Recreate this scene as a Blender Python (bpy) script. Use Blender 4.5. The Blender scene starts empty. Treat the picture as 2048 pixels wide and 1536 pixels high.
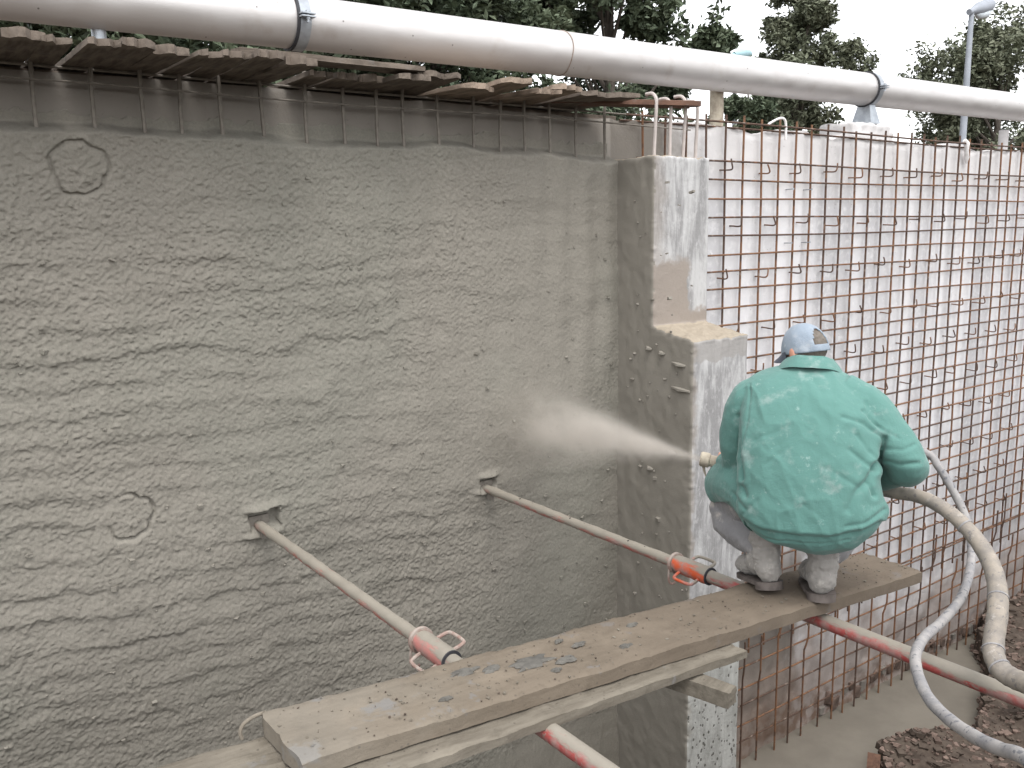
import bpy, bmesh, math, random
import numpy as np
from mathutils import Vector, Matrix
random.seed(7); RNG = np.random.default_rng(7)
C = bpy.context.scene
COL = C.collection

# ------------------------------------------------------------------ camera
# metres; camera stands at the origin, X runs along the wall, Y into the wall, Z up
PITCH, ROLL, YAW = 0.1699, -0.0186, 0.6228
F = Vector((math.sin(YAW)*math.cos(PITCH), math.cos(YAW)*math.cos(PITCH), -math.sin(PITCH)))
R0 = Vector((math.cos(YAW), -math.sin(YAW), 0)); U0 = R0.cross(F)
R = R0*math.cos(ROLL) + U0*math.sin(ROLL); U = -R0*math.sin(ROLL) + U0*math.cos(ROLL)
cd = bpy.data.cameras.new('camera'); cam = bpy.data.objects.new('camera', cd); COL.objects.link(cam)
cam.matrix_world = Matrix(((R.x, U.x, -F.x, 0), (R.y, U.y, -F.y, 0), (R.z, U.z, -F.z, 0), (0, 0, 0, 1)))
cd.sensor_width = 36; cd.lens = 1770.26/2048*36; cd.clip_start = .05; cd.clip_end = 3000
C.camera = cam

# ------------------------------------------------------------------ sky, sun, exposure
w = bpy.data.worlds.new('World'); C.world = w; w.use_nodes = True
nt = w.node_tree; nt.nodes.clear()
sky = nt.nodes.new('ShaderNodeTexSky'); sky.sky_type = 'NISHITA'; sky.sun_disc = False
SUN_EL, SUN_AZ = math.radians(64), math.radians(200)
sky.sun_elevation = SUN_EL; sky.sun_rotation = SUN_AZ
sky.air_density = 1.0; sky.dust_density = 2.0; sky.ozone_density = 1.0
hs = nt.nodes.new('ShaderNodeHueSaturation'); hs.inputs['Saturation'].default_value = .10
bg = nt.nodes.new('ShaderNodeBackground'); bg.inputs['Strength'].default_value = .15
wo = nt.nodes.new('ShaderNodeOutputWorld')
nt.links.new(sky.outputs[0], hs.inputs['Color']); nt.links.new(hs.outputs[0], bg.inputs['Color']); nt.links.new(bg.outputs[0], wo.inputs['Surface'])
sl = bpy.data.lights.new('sun', 'SUN'); sl.energy = .4; sl.angle = math.radians(25); sl.color = (1, .96, .9)
so = bpy.data.objects.new('sun', sl); COL.objects.link(so)
sd = Vector((math.sin(SUN_AZ)*math.cos(SUN_EL), math.cos(SUN_AZ)*math.cos(SUN_EL), math.sin(SUN_EL)))
so.rotation_euler = (-sd).to_track_quat('-Z', 'Y').to_euler()
C.view_settings.view_transform = 'Standard'; C.view_settings.look = 'None'
C.view_settings.gamma = 1; C.view_settings.use_curve_mapping = False
C.view_settings.exposure = 1.6
C.cycles.volume_bounces = 1; C.cycles.max_bounces = 8; C.cycles.diffuse_bounces = 4

# ------------------------------------------------------------------ noise (numpy)
_P = np.random.default_rng(3).random((256,)); _Q = np.random.default_rng(4).permutation(256)
def vn(x, y, z=0.0, seed=0):
    x = np.asarray(x, float)+seed*17.13; y = np.asarray(y, float)+seed*5.7; z = np.asarray(z, float)+0*x
    xi, yi, zi = np.floor(x).astype(int), np.floor(y).astype(int), np.floor(z).astype(int)
    xf, yf, zf = x-xi, y-yi, z-zi
    s = lambda t: t*t*t*(t*(t*6-15)+10)
    u, v, q = s(xf), s(yf), s(zf)
    h = lambda a, b, c: _P[_Q[(_Q[(_Q[a & 255]+b) & 255]+c) & 255]]
    def L(a, b, t): return a+(b-a)*t
    r = L(L(L(h(xi, yi, zi), h(xi+1, yi, zi), u), L(h(xi, yi+1, zi), h(xi+1, yi+1, zi), u), v),
          L(L(h(xi, yi, zi+1), h(xi+1, yi, zi+1), u), L(h(xi, yi+1, zi+1), h(xi+1, yi+1, zi+1), u), v), q)
    return r*2-1
def fbm(x, y, z=0.0, o=4, seed=0):
    r, a, f = 0, .5, 1.0
    for k in range(o):
        r = r+a*vn(np.asarray(x)*f, np.asarray(y)*f, np.asarray(z)*f, seed+k); a *= .5; f *= 2.03
    return r
def sstep(a, b, x): t = np.clip((x-a)/(b-a), 0, 1); return t*t*(3-2*t)

# ------------------------------------------------------------------ object helpers
def tag(o, label=None, cat=None, group=None, kind=None):
    if label: o['label'] = label
    if cat: o['category'] = cat
    if group: o['group'] = group
    if kind: o['kind'] = kind
    return o
def empty(name, loc, label, cat, group=None, rz=0.0):
    e = bpy.data.objects.new(name, None); COL.objects.link(e); e.location = loc; e.rotation_euler = (0, 0, rz)
    e.empty_display_size = .05
    return tag(e, label, cat, group)
def link(name, me, m=None, parent=None, loc=None, world=True):
    """world=True: the mesh is written in world coordinates and the parent must not move it"""
    o = bpy.data.objects.new(name, me); COL.objects.link(o)
    if m is not None:
        for x in (m if isinstance(m, (list, tuple)) else [m]):
            if len(me.materials) < 8 and x.name not in [q.name for q in me.materials]: me.materials.append(x)
    if parent is not None:
        o.parent = parent
        if world:
            pm = Matrix.Translation(parent.location) @ Matrix.Rotation(parent.rotation_euler.z, 4, 'Z')
            if parent.parent is not None or parent.type == 'MESH': pm = Matrix.Identity(4)
            o.matrix_parent_inverse = pm.inverted()
    if loc is not None: o.location = loc
    return o
def np_mesh(name, v, f, smooth=True, mi=None):
    v = np.asarray(v, np.float32); f = np.asarray(f, np.int32)
    me = bpy.data.meshes.new(name); n = f.shape[1]
    me.vertices.add(len(v)); me.vertices.foreach_set('co', v.ravel())
    me.loops.add(f.size); me.loops.foreach_set('vertex_index', f.ravel())
    me.polygons.add(len(f)); me.polygons.foreach_set('loop_start', np.arange(0, f.size, n, dtype=np.int32))
    me.polygons.foreach_set('use_smooth', np.full(len(f), bool(smooth)))
    if mi is not None: me.polygons.foreach_set('material_index', np.asarray(mi, np.int32))
    me.update(calc_edges=True); return me
def grid_faces(nu, nv):
    i = np.arange(nu*nv).reshape(nu, nv)
    return np.stack([i[:-1, :-1], i[1:, :-1], i[1:, 1:], i[:-1, 1:]], -1).reshape(-1, 4)
class MB:
    """collects shapes that form one mesh"""
    def __init__(s): s.v = []; s.f = []
    def add(s, v, f):
        b = len(s.v); s.v += [tuple(x) for x in v]; s.f += [tuple(i+b for i in q) for q in f]; return s
    def box(s, a, b, rot=None, c=None):
        x0, y0, z0 = a; x1, y1, z1 = b
        v = [Vector(p) for p in [(x0, y0, z0), (x1, y0, z0), (x1, y1, z0), (x0, y1, z0), (x0, y0, z1), (x1, y0, z1), (x1, y1, z1), (x0, y1, z1)]]
        if rot is not None: v = [rot @ p for p in v]
        if c is not None: v = [p+Vector(c) for p in v]
        return s.add(v, [(0, 3, 2, 1), (4, 5, 6, 7), (0, 1, 5, 4), (1, 2, 6, 5), (2, 3, 7, 6), (3, 0, 4, 7)])
    def tube(s, pts, r, seg=10, cap=True, squash=None):
        pts = [Vector(p) for p in pts]; n = len(pts)
        rs = list(r) if isinstance(r, (list, tuple, np.ndarray)) else [r]*n
        t0 = (pts[1]-pts[0]).normalized()
        a = t0.orthogonal().normalized() if abs(t0.z) > .9 else t0.cross(Vector((0, 0, 1))).normalized()
        vs = []
        for i, p in enumerate(pts):
            t = (pts[min(i+1, n-1)]-pts[max(i-1, 0)]).normalized()
            a = (a-t*a.dot(t)).normalized(); b = t.cross(a)
            for k in range(seg):
                an = 2*math.pi*k/seg; vs.append(p+(a*math.cos(an)+b*math.sin(an))*rs[i])
        fs = [(i*seg+k, i*seg+(k+1) % seg, (i+1)*seg+(k+1) % seg, (i+1)*seg+k) for i in range(n-1) for k in range(seg)]
        if cap: fs += [tuple(range(seg))[::-1], tuple((n-1)*seg+k for k in range(seg))]
        return s.add(vs, fs)
    def ring(s, c, axis, ro, ri, th, seg=24):
        """flat washer centred at c"""
        ax = Vector(axis).normalized(); a = ax.orthogonal().normalized(); b = ax.cross(a); c = Vector(c); vs = []
        for (r_, h_) in ((ro, -th/2), (ro, th/2), (ri, th/2), (ri, -th/2)):
            for k in range(seg):
                an = 2*math.pi*k/seg; vs.append(c+(a*math.cos(an)+b*math.sin(an))*r_+ax*h_)
        fs = [(j*seg+k, j*seg+(k+1) % seg, ((j+1) % 4)*seg+(k+1) % seg, ((j+1) % 4)*seg+k) for j in range(4) for k in range(seg)]
        return s.add(vs, fs)
    def mesh(s, name, smooth=True):
        me = bpy.data.meshes.new(name); me.from_pydata([tuple(p) for p in s.v], [], s.f); me.update()
        if smooth:
            for p in me.polygons: p.use_smooth = True
            try: me.set_sharp_from_angle(angle=math.radians(40))
            except Exception: pass
        return me
    def build(s, name, m=None, parent=None, smooth=True, world=True): return link(name, s.mesh(name, smooth), m, parent, None, world)
def spline(pts, n=8):
    P = [Vector(p) for p in pts]; out = []
    for i in range(len(P)-1):
        a, b, c, d = P[max(i-1, 0)], P[i], P[i+1], P[min(i+2, len(P)-1)]
        for k in range(n):
            t = k/n; out.append(.5*((2*b)+(c-a)*t+(2*a-5*b+4*c-d)*t*t+(3*b-a-3*c+d)*t**3))
    out.append(P[-1]); return out
def interp(vals, m): return np.interp(np.linspace(0, 1, m), np.linspace(0, 1, len(vals)), vals)
def remesh(me, vox, it=2, fac=.5):
    o = bpy.data.objects.new('temp', me); COL.objects.link(o)
    m = o.modifiers.new('r', 'REMESH'); m.mode = 'VOXEL'; m.voxel_size = vox; m.use_smooth_shade = True
    if it:
        q = o.modifiers.new('s', 'SMOOTH'); q.iterations = it; q.factor = fac
    dg = bpy.context.evaluated_depsgraph_get(); r = bpy.data.meshes.new_from_object(o.evaluated_get(dg), depsgraph=dg)
    bpy.data.objects.remove(o); return r
def get_co(me): a = np.empty(len(me.vertices)*3, np.float32); me.vertices.foreach_get('co', a); return a.reshape(-1, 3).astype(float)
def get_no(me): a = np.empty(len(me.vertices)*3, np.float32); me.vertex_normals.foreach_get('vector', a); return a.reshape(-1, 3).astype(float)
def set_co(me, v): me.vertices.foreach_set('co', np.asarray(v, np.float32).ravel()); me.update()

# ------------------------------------------------------------------ material helpers
class NT:
    def __init__(s, name, rough=.9, spec=.25):
        s.m = bpy.data.materials.new(name); s.m.use_nodes = True; s.t = s.m.node_tree; s.b = s.t.nodes['Principled BSDF']
        s.b.inputs['Roughness'].default_value = rough; s.b.inputs['Specular IOR Level'].default_value = spec
        tc = s.t.nodes.new('ShaderNodeTexCoord'); s.obj = tc.outputs['Object']; s.gen = tc.outputs['Generated']
        sx = s.t.nodes.new('ShaderNodeSeparateXYZ'); s.t.links.new(s.obj, sx.inputs[0]); s.x, s.y, s.z = sx.outputs
    def L(s, a, b): s.t.links.new(a, b)
    def put(s, sock, v):
        if hasattr(v, 'is_output'): s.L(v, sock)
        else: sock.default_value = v
    def map(s, scale=(1, 1, 1), rot=(0, 0, 0), vec=None):
        n = s.t.nodes.new('ShaderNodeMapping'); s.L(vec or s.obj, n.inputs[0]); n.inputs['Scale'].default_value = scale; n.inputs['Rotation'].default_value = rot; return n.outputs[0]
    def noise(s, scale, det=4, rough=.55, vec=None, dist=0):
        n = s.t.nodes.new('ShaderNodeTexNoise'); s.L(vec or s.obj, n.inputs['Vector']); n.inputs['Scale'].default_value = scale
        n.inputs['Detail'].default_value = det; n.inputs['Roughness'].default_value = rough; n.inputs['Distortion'].default_value = dist; return n.outputs['Fac']
    def vor(s, scale, vec=None, feature='F1', out='Distance', rnd=1):
        n = s.t.nodes.new('ShaderNodeTexVoronoi'); n.feature = feature; s.L(vec or s.obj, n.inputs['Vector']); n.inputs['Scale'].default_value = scale
        n.inputs['Randomness'].default_value = rnd; return n.outputs[out]
    def step(s, v, a, b, lo=0., hi=1.):
        n = s.t.nodes.new('ShaderNodeMapRange'); n.interpolation_type = 'SMOOTHSTEP'; s.put(n.inputs[0], v)
        n.inputs[1].default_value = a; n.inputs[2].default_value = b; n.inputs[3].default_value = lo; n.inputs[4].default_value = hi; return n.outputs[0]
    def math(s, op, a, b=0.):
        n = s.t.nodes.new('ShaderNodeMath'); n.operation = op; s.put(n.inputs[0], a); s.put(n.inputs[1], b); return n.outputs[0]
    def mix(s, f, a, b):
        n = s.t.nodes.new('ShaderNodeMix'); n.data_type = 'RGBA'; s.put(n.inputs[0], f)
        for k, v in ((6, a), (7, b)): s.put(n.inputs[k], v if hasattr(v, 'is_output') else (*v, 1))
        return n.outputs[2]
    def attr(s, name):
        n = s.t.nodes.new('ShaderNodeAttribute'); n.attribute_name = name; return n.outputs['Fac']
    def objrand(s): n = s.t.nodes.new('ShaderNodeObjectInfo'); return n.outputs['Random']
    def color(s, c): s.put(s.b.inputs['Base Color'], c if hasattr(c, 'is_output') else (*c, 1)); return s
    def bump(s, h, strength=.5, dist=.01):
        n = s.t.nodes.new('ShaderNodeBump'); n.inputs['Strength'].default_value = strength; n.inputs['Distance'].default_value = dist; s.L(h, n.inputs['Height'])
        s.L(n.outputs[0], s.b.inputs['Normal']); return s

SHOT_A, SHOT_B = (.210, .196, .166), (.174, .161, .136)
def m_shotcrete():
    k = NT('sprayed_concrete', .88, .3)
    c = k.mix(k.noise(1.3, 3), SHOT_A, SHOT_B)
    c = k.mix(k.step(k.noise(.7, 2), .45, .65, 0, .45), c, (.165, .166, .138))
    c = k.mix(k.step(k.noise(85, 3, .7), .35, .7, 0, .5), c, (.25, .228, .198))
    c = k.mix(k.step(k.noise(75, 3, .6), .58, .72, 0, .4), c, (.105, .098, .082))
    c = k.mix(k.step(k.noise(2.3, 4, .6), .52, .72, 0, .3), c, (.15, .142, .118))
    k.color(c)
    h = k.math('ADD', k.noise(70, 4, .7), k.math('MULTIPLY', k.noise(190, 2), .5))
    k.bump(h, .6, .005); return k.m
def m_smoothcoat():
    k = NT('smooth_mortar_coat', .85, .3)
    c = k.mix(k.noise(2.2, 4), (.235, .217, .187), (.195, .179, .153))
    c = k.mix(k.step(k.noise(120, 2), .5, .8, 0, .35), c, (.24, .22, .19)); k.color(c)
    k.bump(k.noise(90, 4, .7), .45, .004); return k.m
def m_wall():
    k = NT('board_marked_concrete', .9, .25)
    c = k.mix(k.attr('tone'), (.45, .445, .455), (.72, .71, .72))
    c = k.mix(k.step(k.noise(3.2, 5, .65, k.map((1, 1, .35))), .5, .72, 0, .5), c, (.48, .47, .475))
    c = k.mix(k.step(k.noise(22, 4, .6), .45, .75, 0, .55), c, (.75, .74, .74))
    top = k.math('ADD', k.z, k.math('MULTIPLY', k.noise(5, 3), .25))
    c = k.mix(k.step(top, .30, .62, 0, .6), c, (.53, .505, .49))
    pits = k.step(k.vor(26), .06, .13, 1, 0); pits = k.math('MULTIPLY', pits, k.step(k.noise(7, 2), .5, .6))
    c = k.mix(k.math('MULTIPLY', pits, .75), c, (.16, .13, .12))
    # overspray from the sprayed bay at the left end, and beside the pier low down
    ov = k.math('ADD', k.x, k.math('MULTIPLY', k.noise(6, 4), .5))
    c = k.mix(k.math('MULTIPLY', k.step(ov, 4.9, 5.35, .95, 0), k.step(k.z, -1.2, .1, 0, 1)), c, k.mix(k.noise(4, 4), (.20, .18, .156), (.165, .148, .127)))
    c = k.mix(k.math('MULTIPLY', k.step(k.math('ADD', k.x, k.math('MULTIPLY', k.noise(3, 4), .9)), 6.8, 7.1, .95, 0), k.step(k.z, -3.1, -2.5, 1, 0)), c, (.155, .135, .115))
    lo = k.math('ADD', k.z, k.math('MULTIPLY', k.noise(2.5, 4), 1.1))
    c = k.mix(k.step(lo, -3.5, -2.9, .75, 0), c, (.27, .22, .19))
    c = k.mix(k.math('MULTIPLY', k.step(lo, -4.2, -3.5, 1, 0), k.step(k.noise(9, 4), .4, .6, .2, .9)), c, (.16, .10, .07))
    k.color(c); k.bump(k.math('ADD', k.noise(45, 4, .65), k.math('MULTIPLY', pits, -1.)), .5, .006); return k.m
def m_concrete_front():
    k = NT('formed_concrete', .75, .35)
    st = k.noise(7, 5, .65, k.map((1.6, 1, .28)), .4)
    c = k.mix(k.step(st, .38, .64), (.235, .23, .228), (.43, .425, .42))
    c = k.mix(k.step(k.noise(30, 5, .7, k.map((1, 1, .5))), .5, .68, 0, .45), c, (.50, .49, .485))
    # upper block: fresh wet overspray creeping from the left and from the ledge
    wx = k.math('ADD', k.math('SUBTRACT', k.x, 4.165), k.math('MULTIPLY', k.math('SUBTRACT', k.noise(9, 3), .5), .16))
    wz = k.math('ADD', k.z, k.math('MULTIPLY', k.math('SUBTRACT', k.noise(14, 3), .5), .12))
    up = k.step(k.z, -.70, -.66)
    m1 = k.math('MULTIPLY', k.step(wx, .32, .35, 1, 0), k.step(wz, -.24, -.17, 1, 0))
    m2 = k.step(wz, -.57, -.52, 1, 0)
    m3 = k.step(wx, .02, .16, .55, 0)
    wet = k.math('MULTIPLY', up, k.math('MAXIMUM', m1, k.math('MAXIMUM', m2, m3)))
    c = k.mix(wet, c, (.255, .22, .19))
    # lower block: darker smooth band under the ledge, sprayed left edge
    band = k.math('MULTIPLY', k.step(wz, -.85, -.83), k.step(k.z, -.70, -.66, 1, 0))
    c = k.mix(k.math('MULTIPLY', band, .8), c, (.27, .255, .24))
    c = k.mix(k.math('MULTIPLY', k.step(wx, -.02, .05, .8, 0), k.step(k.z, -.7, -.66, 1, 0)), c, (.23, .20, .17))
    hole = k.math('MULTIPLY', k.step(k.vor(30, k.map((1, 1, .75))), .22, .30, 1, 0), k.step(k.z, -2.75, -2.35, 1, 0))
    hole = k.math('MULTIPLY', hole, k.step(k.noise(11, 2), .42, .5))
    c = k.mix(k.step(k.z, -2.7, -2.4, .35, 0), c, (.40, .41, .36)); c = k.mix(k.math('MULTIPLY', hole, .85), c, (.07, .065, .055))
    k.color(c); k.bump(k.math('ADD', k.noise(40, 4, .6), k.math('MULTIPLY', hole, -3.)), .5, .006); return k.m
def m_sandledge():
    k = NT('loose_rebound_sand', .95, .1); k.color(k.mix(k.noise(40, 4), (.36, .315, .25), (.25, .21, .165))); k.bump(k.noise(80, 3, .7), .8, .008); return k.m
def m_rust(name='rusty_steel', mortar=.25):
    k = NT(name, .8, .3); r = k.objrand()
    c = k.mix(k.noise(14, 3), (.055, .038, .032), (.115, .068, .047))
    c = k.mix(k.math('MULTIPLY', k.step(k.math('ADD', k.noise(9, 2), k.math('MULTIPLY', r, .35)), .62, .8), .8), c, (.20, .10, .052))
    c = k.mix(k.step(k.noise(11, 4, .6), .62-mortar*.25, .72-mortar*.25, 0, .75), c, (.24, .195, .165)); k.color(c)
    k.bump(k.noise(150, 2), .4, .002); return k.m
def m_plain(name, a, b, sc=8, rough=.85, bumps=.3, bsc=60, metal=0, stretch=(1, 1, 1), spec=.3):
    k = NT(name, rough, spec); k.b.inputs['Metallic'].default_value = metal
    v = k.map(stretch); k.color(k.mix(k.step(k.noise(sc, 5, .6, v), .32, .68), a, b)); k.bump(k.noise(bsc, 4, .65, v), bumps, .004); return k.m
def m_plank(name, light, dark, spots=1.0, along=False):
    k = NT(name, .9, .2)
    g = k.noise(5, 5, .6, k.map((.9, 8, 8)), .3)
    c = k.mix(k.step(g, .3, .7), light, dark)
    if along: c = k.mix(.55, c, k.mix(k.step(k.noise(3.4, 5, .65), .35, .65), light, tuple(q*1.12 for q in dark)))
    c = k.mix(k.step(k.noise(15, 5, .7), .52, .7, 0, .5), c, tuple(q*.72 for q in dark))
    c = k.mix(k.step(k.noise(4.2, 4), .5, .66, 0, .65), c, tuple(x*1.22 for x in light))
    c = k.mix(k.math('MULTIPLY', k.step(k.noise(7, 4, .6), .60, .68), .8*spots), c, (.17, .165, .16))
    c = k.mix(k.math('MULTIPLY', k.step(k.vor(38), .10, .2, 1, 0), k.math('MULTIPLY', k.step(k.noise(6, 2), .45, .55), spots)), c, (.10, .085, .07))
    if along: c = k.mix(k.step(k.math('ADD', k.x, k.math('MULTIPLY', k.noise(2.5, 4), 1.6)), 1.3, 3.6, 0, .65), k.mix(k.step(k.math('ADD', k.x, k.noise(5, 3)), 1.0, 2.2, .5, 0), c, (.215, .199, .17)), k.mix(k.noise(9, 4), (.10, .079, .061), (.135, .106, .081)))
    k.color(c); k.bump(k.math('ADD', k.noise(48, 4, .7), k.math('MULTIPLY', g, .5)), .45, .006); return k.m
def m_prop(name, red, up=.55):
    """red paint under dried mortar; the crust sits on the tube's upper side"""
    k = NT(name, .6, .4)
    side = k.math('ADD', k.math('MULTIPLY', k.z, 14.), k.math('MULTIPLY', k.math('SUBTRACT', k.noise(11, 6, .7, k.map((1, .22, 1))), .5), 3.4))
    crust = k.step(side, -up*.55-.12, -up*.55+.25)
    crust = k.math('MAXIMUM', crust, k.step(k.noise(17, 5, .7), .54, .64, 0, .85))
    c = k.mix(k.step(k.noise(16, 4), .35, .65), red, (.30, .185, .165))
    c = k.mix(crust, c, k.mix(k.noise(9, 4), (.275, .25, .208), (.195, .175, .145))); k.color(c)
    k.bump(k.math('ADD', crust, k.noise(60, 3)), .35, .003); return k.m
def m_cloth(name, base, dark, dirt, dirt_amt=.5, weave=1):
    k = NT(name, .9, .15)
    c = k.mix(k.noise(5.5, 5, .6), base, dark)
    c = k.mix(k.step(k.noise(9, 5, .65), .54, .72, 0, dirt_amt), c, dirt)
    c = k.mix(k.step(k.noise(22, 5, .75), .60, .72, 0, dirt_amt*.7), c, tuple(min(1, x*1.25) for x in dirt)); k.color(c)
    k.b.inputs['Sheen Weight'].default_value = .15
    cr = k.noise(11, 3, .55, k.map((1, 1, .45), (.3, .5, .2)), 1.2); cr = k.math('ABSOLUTE', k.math('SUBTRACT', cr, .5)); cr = k.step(cr, 0, .14, 0, 1)
    k.bump(k.math('ADD', k.math('MULTIPLY', cr, .16), k.math('ADD', k.noise(26, 4, .6), k.math('MULTIPLY', k.noise(260, 2), .35))), .5, .007); return k.m

M = dict(shot=m_shotcrete(), coat=m_smoothcoat(), wall=m_wall(), front=m_concrete_front(), sand=m_sandledge(),
    rust=m_rust(), oldrust=m_rust('mortar_splashed_steel', .9), coated=m_plain('mortar_coated_steel', (.20, .18, .155), (.14, .125, .107), 20),
    hookbar=m_plain('grey_brown_steel', (.46, .41, .385), (.39, .345, .32), 14, .6, .2),
    slab=m_plain('fresh_blinding_concrete', (.165, .148, .122), (.128, .114, .094), 1.6, .7, .25, 45),
    soil=m_plain('dark_soil', (.055, .041, .032), (.10, .078, .062), 9, .95, 1.0, 30),
    earth=m_plain('dry_earth', (.10, .08, .062), (.065, .052, .04), 2, .95, .8, 20),
    rubble=m_plain('brick_rubble', (.20, .145, .12), (.085, .06, .048), 7, .95, .6, 40),
    pipe=None, galv=m_plain('galvanised_steel', (.42, .45, .48), (.30, .32, .35), 12, .45, .15, 80, .6),
    darkgap=m_plain('dark_rubber_strip', (.05, .05, .055), (.03, .03, .035), 9, .7, .2),
    plank=m_plank('mortar_stained_plank', (.19, .158, .121), (.124, .102, .077), 1.2, True), plank_low=m_plank('grey_mortar_plank', (.175, .155, .125), (.118, .102, .081), 1.0),
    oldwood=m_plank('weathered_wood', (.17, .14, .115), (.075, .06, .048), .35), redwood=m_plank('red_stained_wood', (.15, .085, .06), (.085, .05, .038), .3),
    freshwood=m_plank('splintered_wood', (.30, .235, .185), (.14, .11, .085), .2),
    inner=m_prop('mortar_crusted_tube', (.36, .12, .095), .42), outer=m_prop('red_painted_tube', (.34, .06, .055), -.12), outer_b=m_prop('orange_red_tube', (.50, .085, .03), -.35),
    collar=m_prop('red_white_collar', (.40, .16, .14), -.3), handle=m_plain('pink_white_handle', (.34, .295, .26), (.24, .15, .125), 25, .6, .2),
    hole=m_plain('dark_hole', (.02, .018, .016), (.03, .026, .022)),
    jacket=m_cloth('green_work_cotton', (.105, .222, .196), (.080, .178, .157), (.225, .30, .282), .7),
    trousers=m_cloth('mortar_splashed_trousers', (.27, .26, .255), (.145, .145, .158), (.44, .405, .365), .85),
    boot=m_cloth('mortar_caked_boot', (.33, .31, .285), (.17, .16, .15), (.47, .44, .40), .85), sole=m_plain('dark_rubber_sole', (.06, .05, .045), (.13, .11, .1), 14, .8),
    cap=m_cloth('blue_grey_cap_cotton', (.25, .295, .345), (.20, .24, .29), (.40, .42, .44), .45), skin=m_plain('skin', (.52, .27, .19), (.42, .20, .14), 14, .55, .15, 120),
    hair=m_plain('short_grey_hair', (.10, .085, .07), (.17, .15, .13), 60, .8, .8, 200),
    hose=None, thinhose=None, nozzle=m_plain('mortar_crusted_nozzle', (.44, .39, .31), (.28, .24, .19), 18, .9, .6, 50),
    white=m_plain('white_splash', (.75, .73, .72), (.6, .57, .55), 20), bark=m_plain('bark', (.07, .06, .05), (.12, .10, .085), 8, .95, .8, 30, 0, (1, 1, .2)),
    lampgrey=m_plain('grey_lamp_metal', (.30, .32, .36), (.25, .27, .3), 6, .5, .05), lens=m_plain('clear_lamp_bowl', (.6, .65, .68), (.5, .55, .58), 6, .2, .02),
    cyan=m_plain('pale_blue_lamp_metal', (.35, .52, .56), (.28, .42, .46), 6, .5, .05))
def m_pipe():
    k = NT('aluminium_clad_pipe', .38, .5); k.b.inputs['Metallic'].default_value = .6
    c = k.mix(k.noise(3, 5, .6, k.map((.6, 4, 4))), (.60, .585, .575), (.50, .475, .465))
    c = k.mix(k.step(k.noise(4, 5, .6), .55, .75, 0, .45), c, (.40, .35, .31))
    c = k.mix(k.math('MULTIPLY', k.step(k.vor(9), .03, .06, 1, 0), .8), c, (.1, .09, .08)); k.color(c)
    k.put(k.b.inputs['Roughness'], k.step(k.noise(5, 4), .3, .7, .42, .6)); k.bump(k.noise(90, 3, .6, k.map((.2, 3, 3))), .12, .003); return k.m
def m_hose(name, a, b, spot):
    k = NT(name, .75, .35); c = k.mix(k.step(k.noise(13, 5, .65), .35, .65), a, b)
    c = k.mix(k.step(k.noise(42, 4, .65), .58, .63, 0, .75), c, spot)
    c = k.mix(k.step(k.noise(30, 4, .7), .58, .72, 0, .5), c, (.42, .39, .36)); k.color(c); k.bump(k.noise(60, 4, .65), .5, .003); return k.m
M['pipe'] = m_pipe()
M['hose'] = m_hose('cream_mortared_hose', (.275, .24, .20), (.195, .175, .155), (.13, .122, .12))
M['thinhose'] = m_hose('grey_white_splashed_hose', (.29, .275, .265), (.20, .195, .20), (.09, .094, .11))
def m_leaf(name, a, b):
    k = NT(name, .6, .3); c = k.mix(k.step(k.noise(.9, 3), .35, .65), a, b); c = k.mix(k.step(k.noise(14, 2), .4, .7, 0, .6), c, tuple(x*1.8 for x in a)); k.color(c)
    k.b.inputs['Transmission Weight'].default_value = 0.0; k.b.inputs['Subsurface Weight'].default_value = 0.0; return k.m
M['leaf_a'] = m_leaf('dark_leaf', (.075, .098, .062), (.105, .125, .078)); M['leaf_b'] = m_leaf('olive_leaf', (.105, .118, .078), (.135, .14, .095))

# ================================================================== SETTING
YW, YM, ZS = 4.66, 4.613, -4.62          # wall face, mesh plane, slab top
# slab of blinding concrete in the trench bottom
b = MB(); b.box((-14, .2, ZS-.3), (60, 5.0, ZS)); tag(b.build('floor_slab', M['slab'], smooth=False), kind='structure')
# upper ground behind the wall, out to the horizon
b = MB(); b.add([(-900, 5.2, .45), (900, 5.2, .45), (900, 1500, .45), (-900, 1500, .45)], [(0, 1, 2, 3)]); tag(b.build('ground', M['earth']), kind='structure')
# unseen camera-side bank (trench face, near ground), shaped to shade the lower wall
b = MB(); bl = [(-900, 1.9), (-30, 1.9), (.85, 1.9), (1.5, 1.55), (1.9, 1.2), (2.3, .9), (2.6, .5), (40, .45), (900, .45)]; vs = []
for x_, y_ in bl: vs += [(x_, -900, -1.5), (x_, -3, -1.5), (x_, y_, -1.5), (x_, y_-.15, ZS-.05)]
b.add(vs, [(i*4+q, i*4+q+4, i*4+q+5, i*4+q+1) for i in range(len(bl)-1) for q in range(3)])
tag(b.build('unseen_shading_bank', M['earth']), kind='structure')

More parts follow.
